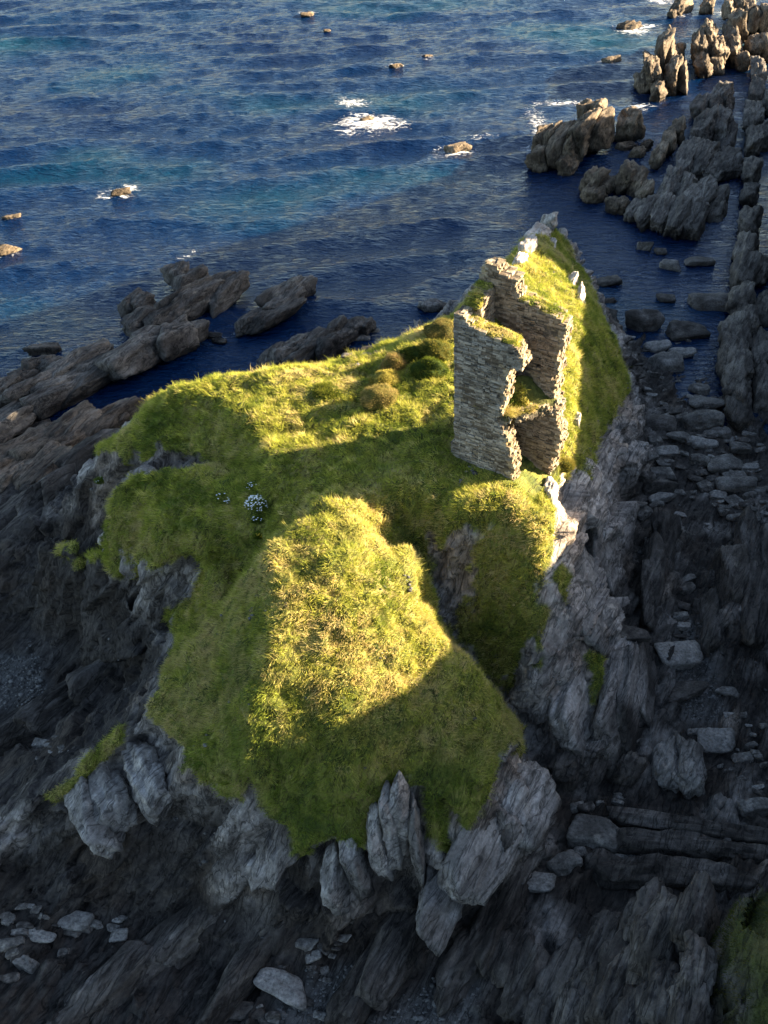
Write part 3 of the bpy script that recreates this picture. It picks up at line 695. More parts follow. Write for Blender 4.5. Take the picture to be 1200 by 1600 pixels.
reef('reef', 'cluster of rounded rocks at the left edge beside the long reef', 'rock', [(5, 605, 0.8, 6, 3.5, 3.4), (35, 590, .8, 4, 3, 3.0), (72, 572, 1, 5, 4.2, 3.8)], sub=4, low=0.62, slim=0.8, pal=((0.034, 0.029, 0.026), (0.09, 0.078, 0.067), (0.18, 0.16, 0.138)))
reef('sea_rock', 'small flat-topped rock off the rounded cluster at left', 'rock', [(72, 545, 0.4, 3.6, 2.4, 1.8, 5)], sub=4, low=0.62, slim=0.8, pal=((0.034, 0.029, 0.026), (0.09, 0.078, 0.067), (0.18, 0.16, 0.138)))
reef('reef', 'brown knobbly rock shelf below the long reef at left', 'rock', [(20, 735, 1.6, 7, 4, 4), (60, 705, 1.5, 8, 4.5, 4.4), (110, 680, 1.6, 8, 4.5, 4.6), (160, 662, 1.4, 8, 3.5, 4), (185, 655, 1.2, 6, 3, 3.4), (70, 735, 2.2, 7, 4, 4)], pal=((0.055, 0.042, 0.032), (0.13, 0.10, 0.075), (0.22, 0.18, 0.14)), low=0.62, slim=0.8)
reef('reef', 'dark tilted slabs leaning on the left foot of the headland', 'rock', [(40, 800, 2.8, 9, 2.6, 4.6, 58, -30), (90, 770, 3.6, 9, 2.2, 5.0, 56, -32), (130, 745, 4.6, 9, 2.4, 6.0, 56, -32), (155, 715, 5.0, 8, 2.2, 6.4, 58, -30), (20, 850, 3.2, 8, 3, 4.6, 55, -30)], pal=SLAB, tide=(0, 5), low=0.62, slim=0.8)
reef('reef', 'grey rock pile in the sea behind the lawn edge', 'rock', [(440, 556, 1.2, 6, 3.4, 4.2), (470, 552, 1.4, 7, 3.6, 4.6), (500, 545, 1.4, 6, 4, 4.8), (528, 525, 1.4, 5, 3.2, 4.4), (552, 514, 1.2, 4, 2.6, 3.6), (572, 510, 1.0, 3, 2.0, 2.8)], low=0.62, slim=0.8, pal=((0.034, 0.029, 0.026), (0.09, 0.078, 0.067), (0.18, 0.16, 0.138)))
reef('sea_rock', 'single pale grey rock in the sea left of the tower top', 'rock', [(675, 478, 0.4, 3.4, 2.2, 1.8, 0)], pal=BOULD, sub=4, low=0.62, slim=0.8)
# right: stacks and the broken platform
H2 = 66
reef('sea_stack', 'massive slab-sided sea stack in the open water right of the castle', 'sea stack', [
    (858, 222, 2.0, 11, 3.6, 8, H2), (846, 250, 1.0, 6, 3, 5, H2), (890, 222, 2.4, 14, 3.6, 8.6, H2), (912, 212, 2.8, 13, 3.4, 9, H2), (935, 200, 2.8, 11, 3.8, 9, H2), (925, 180, 3.4, 5, 4.6, 8.4, H2), (885, 258, 0.8, 5, 2.8, 4.4, H2)], tide=(-1, 1.5), low=0.72, bed=2.6)
reef('sea_stack', 'smaller pointed stack close against the big slab-sided stack', 'sea stack', [(980, 200, 1.6, 6, 3.4, 6.4, 70), (990, 190, 2.4, 4.5, 2.8, 7, 70)], low=0.72, bed=2.6)
reef('sea_rock', 'flat rock below the smaller pointed stack', 'rock', [(978, 228, 0.2, 4, 2, 1.6, 35)], sub=4, low=0.72, bed=2.6)
reef('sea_rock', 'two low lumps of rock right of the flat rock', 'rock', [(998, 238, 0.3, 4, 2.2, 2.2, 60), (1010, 228, 0.3, 3, 1.6, 2.0, 60)], sub=4, low=0.72, bed=2.6)
reef('sea_stack', 'jagged sunlit sea stack of upright slabs near the top right', 'sea stack', [
    (1005, 130, 0.8, 6, 3, 4.4, 74), (1022, 118, 2.2, 12, 2.8, 7.6, 74), (1034, 85, 3.2, 9, 2.8, 9, 74), (1048, 85, 2.8, 11, 2.4, 8.4, 74), (1052, 118, 2.2, 10, 2.8, 7.4, 74), (1064, 120, 1.8, 8, 2.4, 6, 74), (1030, 142, 1.4, 6, 2.4, 5.4, 74), (1062, 85, 1.8, 5, 2, 6.4, 74)], low=0.72, bed=2.6)
reef('sea_stack', 'broad jagged stack of upright slabs second from the right edge', 'sea stack', [
    (1094, 75, 2.6, 12, 3.0, 7.8, 76), (1110, 60, 3.2, 11, 2.8, 8.4, 76), (1124, 85, 2.0, 10, 3, 6.6, 76), (1100, 105, 1.4, 7, 3, 5.6, 76), (1120, 100, 1.2, 8, 2.6, 5, 76)], low=0.72, bed=2.6)
reef('sea_stack', 'upright pale-topped rock pillar standing right of the broad jagged stack', 'sea stack', [(1146, 75, 2.2, 12, 3.0, 7.4, 78), (1152, 45, 3.2, 9, 3.2, 8.4, 78), (1160, 95, 1.2, 5, 3, 5, 78)], low=0.72, bed=2.6)
reef('sea_stack', 'dark stack cut by the top edge at far right', 'sea stack', [(1145, 15, 2.8, 12, 4, 8, 78), (1165, 20, 2.8, 12, 4, 8, 78), (1195, 30, 3, 14, 6, 8, 78), (1190, 70, 2.2, 10, 5, 7, 78)], low=0.72, bed=2.6)
reef('sea_stack', 'small dark stack at the top edge with surf around it', 'sea stack', [(1062, 14, 1.0, 6, 3, 5, 60), (1070, 0, 1.8, 8, 3, 6, 60), (1050, 24, .4, 3, 2, 3, 60)], low=0.72, bed=2.6)
reef('sea_rock', 'small upright rock at the top edge between two stacks', 'rock', [(1105, 12, 1.0, 5, 3, 4.4, 70)], low=0.72, bed=2.6)
reef('reef', 'square-cut block at the seaward tip of the right reef', 'rock', [(930, 285, 1.4, 6, 3.4, 5, H2), (926, 305, 0.8, 3.4, 3.2, 3.6, H2), (945, 290, 0.8, 5, 2.4, 3.6, H2), (960, 288, .6, 4, 2, 3, H2)], low=0.72, bed=2.6)
reef('reef', 'tilted slab cluster between the square block and the broad reef', 'rock', [(980, 280, 1.4, 7, 2.8, 5, H2), (996, 285, 1.0, 6, 2.4, 4, H2), (1008, 300, 0.8, 6, 2.2, 3.6, H2)], low=0.72, bed=2.6)
reef('sea_rock', 'rounded rock in the water below the slab cluster', 'rock', [(966, 322, 0.7, 3.4, 3, 2.8, 60)], sub=4, low=0.72, bed=2.6)
reef('reef', 'broad ribbed reef of long fins right of the channel mouth', 'rock', [
    (990, 330, 0.7, 6, 2.2, 3.4, H2), (1012, 335, 1.0, 9, 2.6, 4.2, H2), (1035, 335, 1.2, 10, 2.8, 4.6, H2), (1062, 340, 1.3, 11, 3.0, 4.8, H2), (1085, 345, 1.2, 10, 3.0, 4.6, H2), (1048, 290, 1.4, 11, 2.8, 4.8, H2), (1070, 300, 1.3, 11, 3.0, 4.6, H2), (1095, 310, 1.2, 12, 3.4, 4.4, H2), (1118, 320, .8, 10, 3, 3.6, H2), (1075, 255, 1.4, 12, 3.0, 4.6, H2), (1098, 250, 1.4, 13, 3.4, 4.8, H2), (1120, 260, 1.0, 12, 3.4, 4, H2)], pal=((0.05, 0.043, 0.038), (0.12, 0.103, 0.087), (0.22, 0.195, 0.165)), low=0.72, bed=2.6)
reef('reef', 'narrow rock finger standing seaward of the ribbed reef', 'rock', [(1028, 245, 1.0, 6, 2.2, 4, H2), (1045, 225, 1.2, 7, 2.4, 4.6, H2), (1058, 205, 1.4, 5, 2.4, 4.6, H2)], low=0.72, bed=2.6)
reef('reef', 'dark reef top streaked with pools behind the ribbed reef', 'rock', [
    (1100, 205, 1.6, 12, 3.4, 5, 70), (1122, 195, 1.6, 13, 3.4, 5, 70), (1110, 165, 1.8, 10, 3.6, 5.4, 70), (1130, 150, 2, 10, 3.2, 5.4, 70), (1135, 215, 1.0, 12, 3.2, 4, 70), (1145, 255, .8, 10, 3, 3.6, 70), (1092, 170, 1.4, 7, 2.4, 4.6, 70)], pal=SLAB, tide=(-1, 2), low=0.72, bed=2.6)
RP = ((0.05, 0.042, 0.036), (0.115, 0.098, 0.082), (0.2, 0.175, 0.145))
reef('rock_ridge', 'far length of the dark rock wall along the right edge', 'rock', [(1184, 110, 1.8, 10, 2.6, 5.4, 72), (1183, 145, 1.6, 10, 2.8, 5.2, 72), (1180, 185, 1.6, 10, 2.8, 5, 72), (1177, 225, 1.4, 10, 2.8, 4.8, 72), (1174, 265, 1.4, 9, 3, 4.6, 72), (1205, 160, 1.4, 12, 3, 4.4, 72), (1200, 210, 1, 10, 2.6, 3.6, 72)], pal=RP, low=0.72, bed=2.6)
reef('rock_ridge', 'middle length of the dark rock wall along the right edge', 'rock', [(1170, 350, 1.3, 8, 2.8, 4.8, 70), (1166, 390, 1.4, 8, 3.0, 5, 70), (1162, 430, 1.3, 8, 3, 4.8, 70), (1158, 470, 1.2, 8, 3.0, 4.6, 70), (1170, 305, 1.0, 7, 2.4, 3.8, 70), (1190, 425, .6, 8, 2.2, 2.8, 70), (1194, 480, .6, 8, 2.6, 3, 70)], pal=RP, low=0.72, bed=2.6)
reef('rock_ridge', 'near rounded length of the dark rock wall beside the boulder beach', 'rock', [(1150, 525, 1.4, 7, 3.4, 5.0, 74), (1146, 565, 1.6, 7, 3.4, 5.4, 74), (1150, 605, 1.4, 7, 3.2, 5, 76), (1154, 645, 1.0, 6, 2.6, 3.8, 76), (1190, 545, 1.0, 9, 2.6, 3.6, 74), (1194, 605, .8, 8, 2.4, 3.4, 74), (1166, 505, 1.2, 6, 3, 4, 74)], pal=RP, low=0.72, bed=2.6)
# small sunlit rocks scattered in open water
for px, py, l, lab in ((480, 23, 3.0, 'tiny rock in white surf nearest the top edge of the open sea'), (511, 48, 1.8, 'tiny brown rock alone below the topmost surf'), (620, 103, 2.6, 'small sunlit rock with a little foam in mid sea'), (985, 42, 6.0, 'low rock in churning surf left of the top right stacks'),
                       (959, 94, 4.0, 'small dark rock with foam left of the jagged sunlit stack'), (20, 339, 2.4, 'small golden rock at the left edge of the sea'), (4, 393, 3.6, 'golden rock cut by the left edge of the photo'), (716, 232, 4.4, 'low sunlit rock ringed by foam above the tower'),
                       (668, 88, 2.0, 'barely showing dark rock up and right of the mid sea rock'), (188, 301, 3.0, 'wave-washed rock in white foam in the left sea'), (572, 186, 2.6, 'rock drowned in the largest patch of white surf')):
    reef('sea_rock', lab, 'rock', [(px, py, 0.1, l, l * 0.5, l * 0.32, 30)], sub=4, tide=(-1, .3))
# slabs, fins and ledges standing on the shaded foreshore
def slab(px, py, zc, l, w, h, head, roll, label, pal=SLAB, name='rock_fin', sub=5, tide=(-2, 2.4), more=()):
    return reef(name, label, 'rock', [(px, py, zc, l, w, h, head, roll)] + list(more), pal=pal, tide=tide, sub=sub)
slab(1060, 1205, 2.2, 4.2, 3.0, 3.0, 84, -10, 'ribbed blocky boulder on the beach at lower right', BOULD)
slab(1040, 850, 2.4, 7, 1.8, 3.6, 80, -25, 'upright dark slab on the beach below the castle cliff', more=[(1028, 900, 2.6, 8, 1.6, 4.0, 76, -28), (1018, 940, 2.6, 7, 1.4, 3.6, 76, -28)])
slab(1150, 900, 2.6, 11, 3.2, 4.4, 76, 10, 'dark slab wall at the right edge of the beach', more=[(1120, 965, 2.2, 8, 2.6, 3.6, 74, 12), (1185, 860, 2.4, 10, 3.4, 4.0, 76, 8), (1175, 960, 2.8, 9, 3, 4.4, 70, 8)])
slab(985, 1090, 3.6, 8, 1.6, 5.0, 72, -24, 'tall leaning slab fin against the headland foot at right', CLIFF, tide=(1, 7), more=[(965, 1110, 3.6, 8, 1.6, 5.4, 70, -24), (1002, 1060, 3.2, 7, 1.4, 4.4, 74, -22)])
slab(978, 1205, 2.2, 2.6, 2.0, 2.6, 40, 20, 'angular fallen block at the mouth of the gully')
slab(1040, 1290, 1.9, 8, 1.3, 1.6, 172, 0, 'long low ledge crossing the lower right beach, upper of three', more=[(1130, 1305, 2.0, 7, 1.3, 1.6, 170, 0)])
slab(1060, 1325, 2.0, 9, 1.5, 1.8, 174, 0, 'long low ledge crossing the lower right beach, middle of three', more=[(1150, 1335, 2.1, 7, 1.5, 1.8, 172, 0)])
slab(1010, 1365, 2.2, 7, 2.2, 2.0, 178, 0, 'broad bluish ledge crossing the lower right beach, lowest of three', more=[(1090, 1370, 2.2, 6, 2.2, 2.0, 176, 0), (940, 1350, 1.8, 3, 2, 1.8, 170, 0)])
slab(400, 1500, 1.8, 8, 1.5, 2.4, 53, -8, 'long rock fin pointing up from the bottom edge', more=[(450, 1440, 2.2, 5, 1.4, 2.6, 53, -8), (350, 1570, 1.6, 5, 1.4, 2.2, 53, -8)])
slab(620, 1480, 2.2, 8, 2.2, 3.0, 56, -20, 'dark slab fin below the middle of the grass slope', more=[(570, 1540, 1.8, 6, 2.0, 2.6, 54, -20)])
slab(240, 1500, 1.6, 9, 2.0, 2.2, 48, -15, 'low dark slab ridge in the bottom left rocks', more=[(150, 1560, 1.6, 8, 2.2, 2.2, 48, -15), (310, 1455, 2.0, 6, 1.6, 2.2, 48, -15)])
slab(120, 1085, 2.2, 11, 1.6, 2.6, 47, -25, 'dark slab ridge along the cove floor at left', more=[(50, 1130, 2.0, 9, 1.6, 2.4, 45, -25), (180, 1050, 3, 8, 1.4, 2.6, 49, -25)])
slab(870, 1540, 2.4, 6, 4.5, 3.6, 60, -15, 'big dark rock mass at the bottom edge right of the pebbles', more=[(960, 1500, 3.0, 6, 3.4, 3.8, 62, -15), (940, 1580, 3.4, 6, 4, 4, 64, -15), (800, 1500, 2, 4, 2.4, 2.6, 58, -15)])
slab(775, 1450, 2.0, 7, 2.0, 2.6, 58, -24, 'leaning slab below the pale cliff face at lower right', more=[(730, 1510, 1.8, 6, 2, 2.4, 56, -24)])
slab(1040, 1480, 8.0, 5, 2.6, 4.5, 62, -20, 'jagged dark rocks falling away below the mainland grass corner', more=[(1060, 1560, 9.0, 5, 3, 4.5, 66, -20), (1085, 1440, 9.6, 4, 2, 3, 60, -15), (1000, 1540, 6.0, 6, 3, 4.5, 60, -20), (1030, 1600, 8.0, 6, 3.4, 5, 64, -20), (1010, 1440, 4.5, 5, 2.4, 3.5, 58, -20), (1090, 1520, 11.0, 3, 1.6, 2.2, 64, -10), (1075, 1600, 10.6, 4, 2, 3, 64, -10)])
CL = ((0.10, 0.088, 0.08), (0.23, 0.21, 0.19), (0.43, 0.395, 0.365))
slab(612, 1285, 7.6, 2.6, 1.0, 7.0, 80, -8, 'cluster of pale upright rock fins breaking through the grass hem', CL, tide=(2, 8), more=[(632, 1275, 7.8, 2.4, 0.9, 7.4, 82, -6), (596, 1320, 6.4, 2.8, 1.0, 6.4, 78, -8), (650, 1310, 6.6, 2.6, 0.8, 6.6, 82, -6), (560, 1350, 5.6, 2.8, 1.1, 6.0, 74, -10), (535, 1385, 4.6, 3.0, 1.2, 5.6, 70, -10)])
slab(760, 1310, 5.6, 9.5, 2.2, 4.6, 58, -38, 'big pale slanting slab face right of the grass hem', CL, tide=(1, 5.5), more=[(700, 1400, 4.0, 7, 1.8, 4.0, 58, -36), (815, 1250, 5.8, 5, 1.8, 4.4, 60, -36)])
slab(165, 1262, 6.2, 5.2, 3.2, 3.4, 118, -30, 'large pale smooth block on the lower left ridge', CL, tide=(0, 4), more=[(235, 1215, 7.2, 5, 2.4, 3.2, 112, -26)])
slab(905, 920, 8.6, 9, 2.2, 8.0, 74, -22, 'pale sheer slab plastered on the cliff below the castle knoll', CL, tide=(1, 6), more=[(880, 1010, 7.0, 7, 2.0, 6.4, 72, -22), (940, 850, 7.0, 8, 2.0, 7.0, 76, -22), (895, 1110, 5.0, 6, 1.8, 6.0, 72, -22)])
# pale weathered outcrops along the castle ridge
PALE = ((0.24, 0.21, 0.18), (0.42, 0.37, 0.32), (0.55, 0.50, 0.44))
for px, py, zc, l, w, h, hd, lab in ((856, 352, 13.0, 2.6, 1.8, 2.6, 60, 'pale pointed rock on the tip of the castle ridge'), (840, 370, 13.8, 4.6, 1.8, 2.0, 64, 'pale broken rocks just below the ridge tip'), (826, 392, 14.7, 3.4, 1.5, 2.4, 64, 'pale upright rock on the ridge crest between tip and tower'),
                                     (812, 410, 15.2, 2.6, 1.2, 1.8, 64, 'pale rock on the ridge crest nearest the tower top'), (862, 385, 13.2, 2.4, 1.0, 1.2, 70, 'flat pale rock in the grass below the ridge tip'),
                                     (906, 470, 13.5, 2.6, 1.1, 3.2, 80, 'white upright slab on the right edge of the castle ridge'), (897, 676, 14.6, 1.8, 0.8, 2.8, 80, 'white slab of rock beside the right foot of the tower'), (898, 505, 14.1, 1.6, .8, 1.4, 75, 'small white rock in the grass under the white upright slab'),
                                     (893, 440, 13.6, 2.0, .9, 1.4, 70, 'tan rock on the ridge edge just above the white upright slab'), (860, 775, 15.4, 2.2, 1.0, 2.2, 75, 'sunlit pale rock at the cliff edge in front of the tower'), (850, 880, 13.2, 2.6, 1.0, 3.0, 75, 'sunlit pale rock face on the right edge of the knoll')):
    reef('rock_outcrop', lab, 'rock', [(px, py, zc, l, w, h, hd, 0)], pal=PALE, tide=None, sub=4, split=False)

# boulders: a dozen shapes, each placed singly
BM = []
for k in range(14):
    r = np.random.default_rng(900 + k)
    flatn = r.uniform(0.22, 0.42) if k < 10 else r.uniform(0.5, 0.75)
    v, f = hull((2.0, r.uniform(0.9, 1.5), 2 * flatn), 900 + k * 13, 4, 7, 14 if k % 3 else 8, 0.12, 0.6)
    m = mesh_from('boulder', v, f)
    pal = BOULD if k % 4 else SLAB
    cattr(m, 'tone', rock_tone(v * 1.7 + k * 20, pal, None, seed=k)); m.materials.append(M_BOULDER); BM.append(m)
rb = random.Random(8)
def boulder(px, py, wpx, label, group=None, shape=None, head=None, name='boulder', water=False, dz=0.0):
    c = P(px, py, -0.1) if water else hit(px, py)
    depth = c[1] * math.cos(PITCH) + (CAM_H - c[2]) * math.sin(PITCH)
    s = wpx * depth / FPX / 2.0
    o = bpy.data.objects.new(name, BM[shape if shape is not None else rb.randrange(14)]); col.objects.link(o)
    zz = max(c[2], -0.25)
    o.location = (c[0], c[1], zz + s * 0.12 + dz); o.scale = (s, s * rb.uniform(.85, 1.1), s * rb.uniform(.8, 1.1))
    o.rotation_euler = (rb.uniform(-.16, .16), rb.uniform(-.14, .14), math.radians(head if head is not None else rb.uniform(-25, 25) + (180 if rb.random() < .5 else 0)))
    o['label'] = label; o['category'] = 'boulder'
    if group: o['group'] = group
    return o
for px, py, w, lab in ((1102, 632, 54, 'pale flat boulder at the water end of the boulder beach'), (1030, 664, 50, 'dark slab boulder close under the ridge cliff'), (1097, 663, 64, 'longest flat slab in the upper boulder beach'), (1100, 698, 42, 'rounded grey boulder in the middle of the boulder beach'),
                       (1040, 708, 34, 'squarish pale boulder by the castle cliff foot'), (1133, 729, 66, 'bright flat-topped slab at the right of the boulder beach'), (1155, 705, 36, 'tilted slab above the bright flat-topped slab'), (1033, 740, 36, 'dark upright boulder beside the castle cliff'), (1152, 762, 62, 'wide dark boulder at the right edge of the boulder beach'),
                       (1093, 722, 34, 'pale tilted slab left of the bright flat-topped slab'), (987, 993, 54, 'long slab wedged on the ledge of the headland cliff'), (1063, 1030, 74, 'large wedge-shaped boulder on the sand below the stepping stones'), (1067, 1082, 74, 'long pale slab lying on the sand'), (1140, 1083, 36, 'pale oval stone at the right of the sand'),
                       (1120, 1163, 56, 'flat pale slab above the ribbed blocky boulder'), (1160, 1187, 40, 'rounded boulder at the right edge beside the ribbed block'), (930, 1302, 86, 'large pale slab at the gully mouth'), (880, 1355, 56, 'tilted slab below the large pale gully slab'), (843, 1382, 50, 'broken slab at the foot of the pale cliff face'),
                       (1177, 1263, 54, 'greenish flat slab at the lower right edge'), (440, 1541, 80, 'largest rounded boulder at the bottom edge'), (385, 1582, 60, 'rounded boulder cut by the bottom edge left of the largest one'), (66, 1166, 30, 'pale oval boulder on the dark cove floor at left'),
                       (40, 1506, 44, 'pale oval boulder in the bottom left corner'), (66, 1467, 42, 'grey round boulder among the bottom left stones'), (20, 1476, 42, 'brown oval boulder at the bottom left edge'), (120, 1443, 50, 'long grey slab above the bottom left boulders'), (476, 1478, 34, 'small yellowish slab right of the long fin')):
    boulder(px, py, w, lab)
for px, py, w, lab in ((1013, 513, 54, 'broad dark boulder in the channel nearest the ridge'), (1073, 522, 62, 'longest boulder standing in the channel'), (982, 543, 24, 'small dark boulder hugging the ridge in the channel'), (1030, 547, 38, 'flat boulder in mid channel'), (1068, 557, 38, 'round dark boulder in mid channel'),
                       (1043, 574, 54, 'long dark boulder at the shallow end of the channel'), (1093, 613, 32, 'dark boulder by the rock wall at the channel end'), (950, 444, 42, 'flat pale boulder awash beside the ridge'), (1040, 470, 30, 'low boulder awash in the outer channel'), (1108, 478, 66, 'long low boulder awash below the rounded pair'),
                       (1045, 420, 34, 'dark boulder left of the rounded pair in the channel'), (1092, 412, 44, 'rounded boulder in the outer channel by the rock wall'), (1004, 388, 22, 'small low boulder in the channel mouth'), (1032, 396, 20, 'small dark boulder right of the low one in the channel mouth')):
    boulder(px, py, w, lab, water=True, shape=rb.choice((4, 6, 8, 10, 12)), dz=.15)
for px, py, w in ((1022, 767, 42), (1030, 781, 40), (1003, 801, 32), (1025, 792, 24), (1150, 746, 34), (1167, 790, 28), (1145, 783, 26), (1170, 777, 24), (1063, 684, 40), (1083, 694, 26), (1023, 688, 26), (1077, 680, 26), (1127, 679, 34), (1050, 645, 22), (1065, 655, 26), (1110, 680, 28), (1170, 732, 26), (1180, 750, 22), (1085, 750, 26), (1100, 760, 30), (1115, 748, 22), (1140, 690, 24), (1020, 715, 22), (1012, 755, 24), (1095, 740, 20), (1120, 775, 26), (1130, 800, 24), (1150, 810, 26), (1175, 815, 28), (1185, 770, 24)):
    boulder(px, py, w, 'flat grey stone among the jumbled slabs of the boulder beach', 'flat stones of the boulder beach')
for k, (px, py, w) in enumerate(((1076, 905, 26), (1073, 925, 30), (1067, 950, 30), (1063, 966, 26), (1063, 981, 26), (1062, 995, 20))):
    boulder(px, py, w, ('topmost', 'second from top', 'third from top', 'fourth from top', 'fifth from top', 'lowest')[k] + ' of the stones lined up like steps between two dark slabs', 'stepping stones between the slabs')
def scatter(n, poly, wr, label, group, seed, name='boulder'):
    r = random.Random(seed); xs = [q[0] for q in poly]; ys = [q[1] for q in poly]; c = 0
    while c < n:
        x, y = r.uniform(min(xs), max(xs)), r.uniform(min(ys), max(ys))
        if not bool(poly_mask(poly, np.array([x]), np.array([y]))[0]): continue
        boulder(x, y, r.uniform(*wr), label, group, name=name); c += 1
scatter(75, [(1015, 630), (1120, 615), (1200, 690), (1200, 830), (1060, 820), (990, 820), (1015, 720)], (9, 22), 'small flat stone filling gaps in the boulder beach', 'small stones of the boulder beach', 1)
scatter(30, [(1040, 1140), (1200, 1110), (1200, 1270), (1100, 1260)], (8, 22), 'small stone on the sand and ledges of the lower right beach', 'small stones of the lower right beach', 2)
scatter(26, [(885, 1265), (1000, 1240), (1010, 1340), (900, 1350)], (8, 26), 'broken slab chip at the gully mouth', 'slab chips at the gully mouth', 3)
scatter(26, [(0, 1420), (130, 1410), (240, 1440), (100, 1520), (0, 1540)], (10, 30), 'small rounded stone in the bottom left corner', 'stones in the bottom left corner', 4)
scatter(22, [(400, 1500), (540, 1470), (520, 1600), (380, 1600)], (9, 26), 'small stone between the fins at the bottom edge', 'stones between the bottom fins', 5)
scatter(14, [(40, 1130), (110, 1120), (110, 1180), (40, 1190)], (6, 14), 'small pebble-like stone near the pale oval cove boulder', 'cove floor stones', 6)
scatter(16, [(520, 535), (590, 510), (600, 560), (530, 570)], (10, 26), 'fallen stone on the rock pile behind the lawn', 'fallen stones behind the lawn', 7)
scatter(22, [(985, 520), (1110, 540), (1110, 620), (1005, 620)], (7, 16), 'little stone just showing in the shallow channel', 'little stones in the channel', 9)
# shingle banks: too many pebbles to count
def shingle():
    r = np.random.default_rng(12)
    v0, f0 = ico(1)
    jj, ii = np.where(PEB + 0.5 * fbm(flat * 0.8, 2, 333).reshape(NY, NX) > 0.5); n = 3000
    pick = r.integers(0, len(jj), n)
    cx = gx[ii[pick]] + r.uniform(-.1, .1, n); cy = gy[jj[pick]] + r.uniform(-.1, .1, n); cz = ZT[jj[pick], ii[pick]]
    s = r.uniform(0.05, 0.16, n) * (1 + (r.random(n) < .06) * 1.2)
    V = v0[None] * (s[:, None, None] * np.stack([np.ones(n), r.uniform(.6, 1, n), r.uniform(.35, .6, n)], 1)[:, None, :]) + np.stack([cx, cy, cz + s * .15], 1)[:, None, :]
    F = f0[None] + (np.arange(n) * len(v0))[:, None, None]
    m = mesh_from('shingle', V.reshape(-1, 3), F.reshape(-1, 3))
    t = np.repeat(np.array([[0.10, 0.095, 0.09]]) * r.uniform(0.5, 1.7, n)[:, None], len(v0), 0); cattr(m, 'tone', t)
    link('shingle', m, M_BOULDER, kind='stuff', label='grey shingle banks between the foreshore rocks', category='shingle')
shingle()

# ------------------------------------------------------------------ the ruined tower
TO = np.array([5.1, 60.0, lift(17.0)]); TPH = math.radians(-29)
tower = bpy.data.objects.new('castle_tower', None); col.objects.link(tower)
tower.location = TO; tower.rotation_euler = (0, 0, TPH)
tower['label'] = 'ruined roofless stone tower with its front and right side broken open'; tower['category'] = 'castle'
LEAN = 0.05
rt_ = random.Random(5)
STONES = []          # (wall, material key, centre (x, y, z), size (x, y, z), shown area)
BOXF = np.array([[0, 1, 2, 3], [7, 6, 5, 4], [0, 4, 5, 1], [1, 5, 6, 2], [2, 6, 7, 3], [3, 7, 4, 0]])
BOXV = np.array([[-1, -1, -1], [-1, 1, -1], [1, 1, -1], [1, -1, -1], [-1, -1, 1], [-1, 1, 1], [1, 1, 1], [1, -1, 1]]) * 0.5
def boxes_mesh(name, boxes, jit=0.0, seed=1):
    r = np.random.default_rng(seed)
    c = np.array([b[0] for b in boxes]); s = np.array([b[1] for b in boxes])
    V = BOXV[None] * s[:, None, :] + c[:, None, :] + r.uniform(-1, 1, (len(boxes), 8, 3)) * jit * np.minimum(s, .4)[:, None, :]
    F = BOXF[None] + (np.arange(len(boxes)) * 8)[:, None, None]
    return mesh_from(name, V.reshape(-1, 3), F.reshape(-1, 4), False)
def wall(name, mp, v0, v1, span, thick, outer, inner, ends, seed, big=(0.22, 0.75), holes=()):
    """courses of rubble; mp(s, d, v) -> local xyz axis order; span(v) -> list of (s0, s1, ragged0, ragged1)"""
    r = random.Random(seed); core = []; v = v0; ja = jb = 0.0
    W = bpy.data.objects.new(name, None)
    stones = []
    while v < v1:
        ch = r.choice((r.uniform(0.08, 0.13), r.uniform(0.12, 0.24))); vc = v + ch / 2
        for (a, b, ra, rb_) in span(vc):
            if b - a < 0.25: continue
            ja = .6 * ja + r.uniform(-.09, .09); jb = .6 * jb + r.uniform(-.1, .1); a2 = a + (ja if ra else 0); b2 = b + (jb if rb_ else 0)
            hz_ = [h for h in holes if h[3] - .05 < vc < h[4] + .05]
            for (ca, cb) in ([(a2, hz_[0][1]), (hz_[0][2], b2)] if hz_ else [(a2, b2)]):
              core.append((mp((ca + cb) / 2, thick / 2, vc), mp(cb - ca - (0.04 if ra else .06) - (.04 if rb_ else .06), thick - 0.12, ch * 1.02, True)))
            for side, mk in ((0, outer), (1, inner)):
                if mk is None: continue
                s = a2
                while s < b2 - 0.08:
                    w = min(r.uniform(*big) * (1.3 if ch > .15 else .9), b2 - s)
                    if b2 - s - w < 0.12: w = b2 - s
                    dep = r.uniform(0.2, 0.34); pr = r.uniform(-0.035, 0.03) + (r.random() < .06) * .05
                    skip = any(side == hs and h0 < s + w / 2 < h1 and g0 < vc < g1 for (hs, h0, h1, g0, g1) in holes)
                    if not skip and r.random() > 0.012:
                        pr += .05 * math.sin(s * 1.7 + vc * .9 + seed) + .03 * math.sin(vc * 3.1 + s)
                        d = dep / 2 - pr if side == 0 else thick - dep / 2 + pr
                        stones.append((mk, mp(s + w / 2, d, vc + r.uniform(-.02, .02)), mp(w - r.uniform(.012, .05), dep, ch * r.uniform(.72, 1.12), True), w * ch))
                    s += w
            for rag, se, sg in ((ra, a2, -1), (rb_, b2, 1)):
                if not rag: continue
                d = 0.02
                while d < thick - .1:
                    w = min(r.uniform(0.2, 0.5), thick - d); out = r.uniform(-0.16, 0.12)
                    L = r.uniform(.25, .5)
                    stones.append((ends, mp(se + sg * (out - L / 2 + .1), d + w / 2, vc + r.uniform(-.03, .03)), mp(L, w * .95, ch * r.uniform(.9, 1.9), True), w * ch * 1.6))
                    d += w
        v += ch
    return core, stones
def shear(p): return (p[0] - LEAN * max(p[2], 0), p[1], p[2])
def mp_u(w0):       # wall running along u, outer face towards the camera at w0
    return lambda s, d, v, size=False: (s, d, v) if size else shear((s, w0 + d, v))
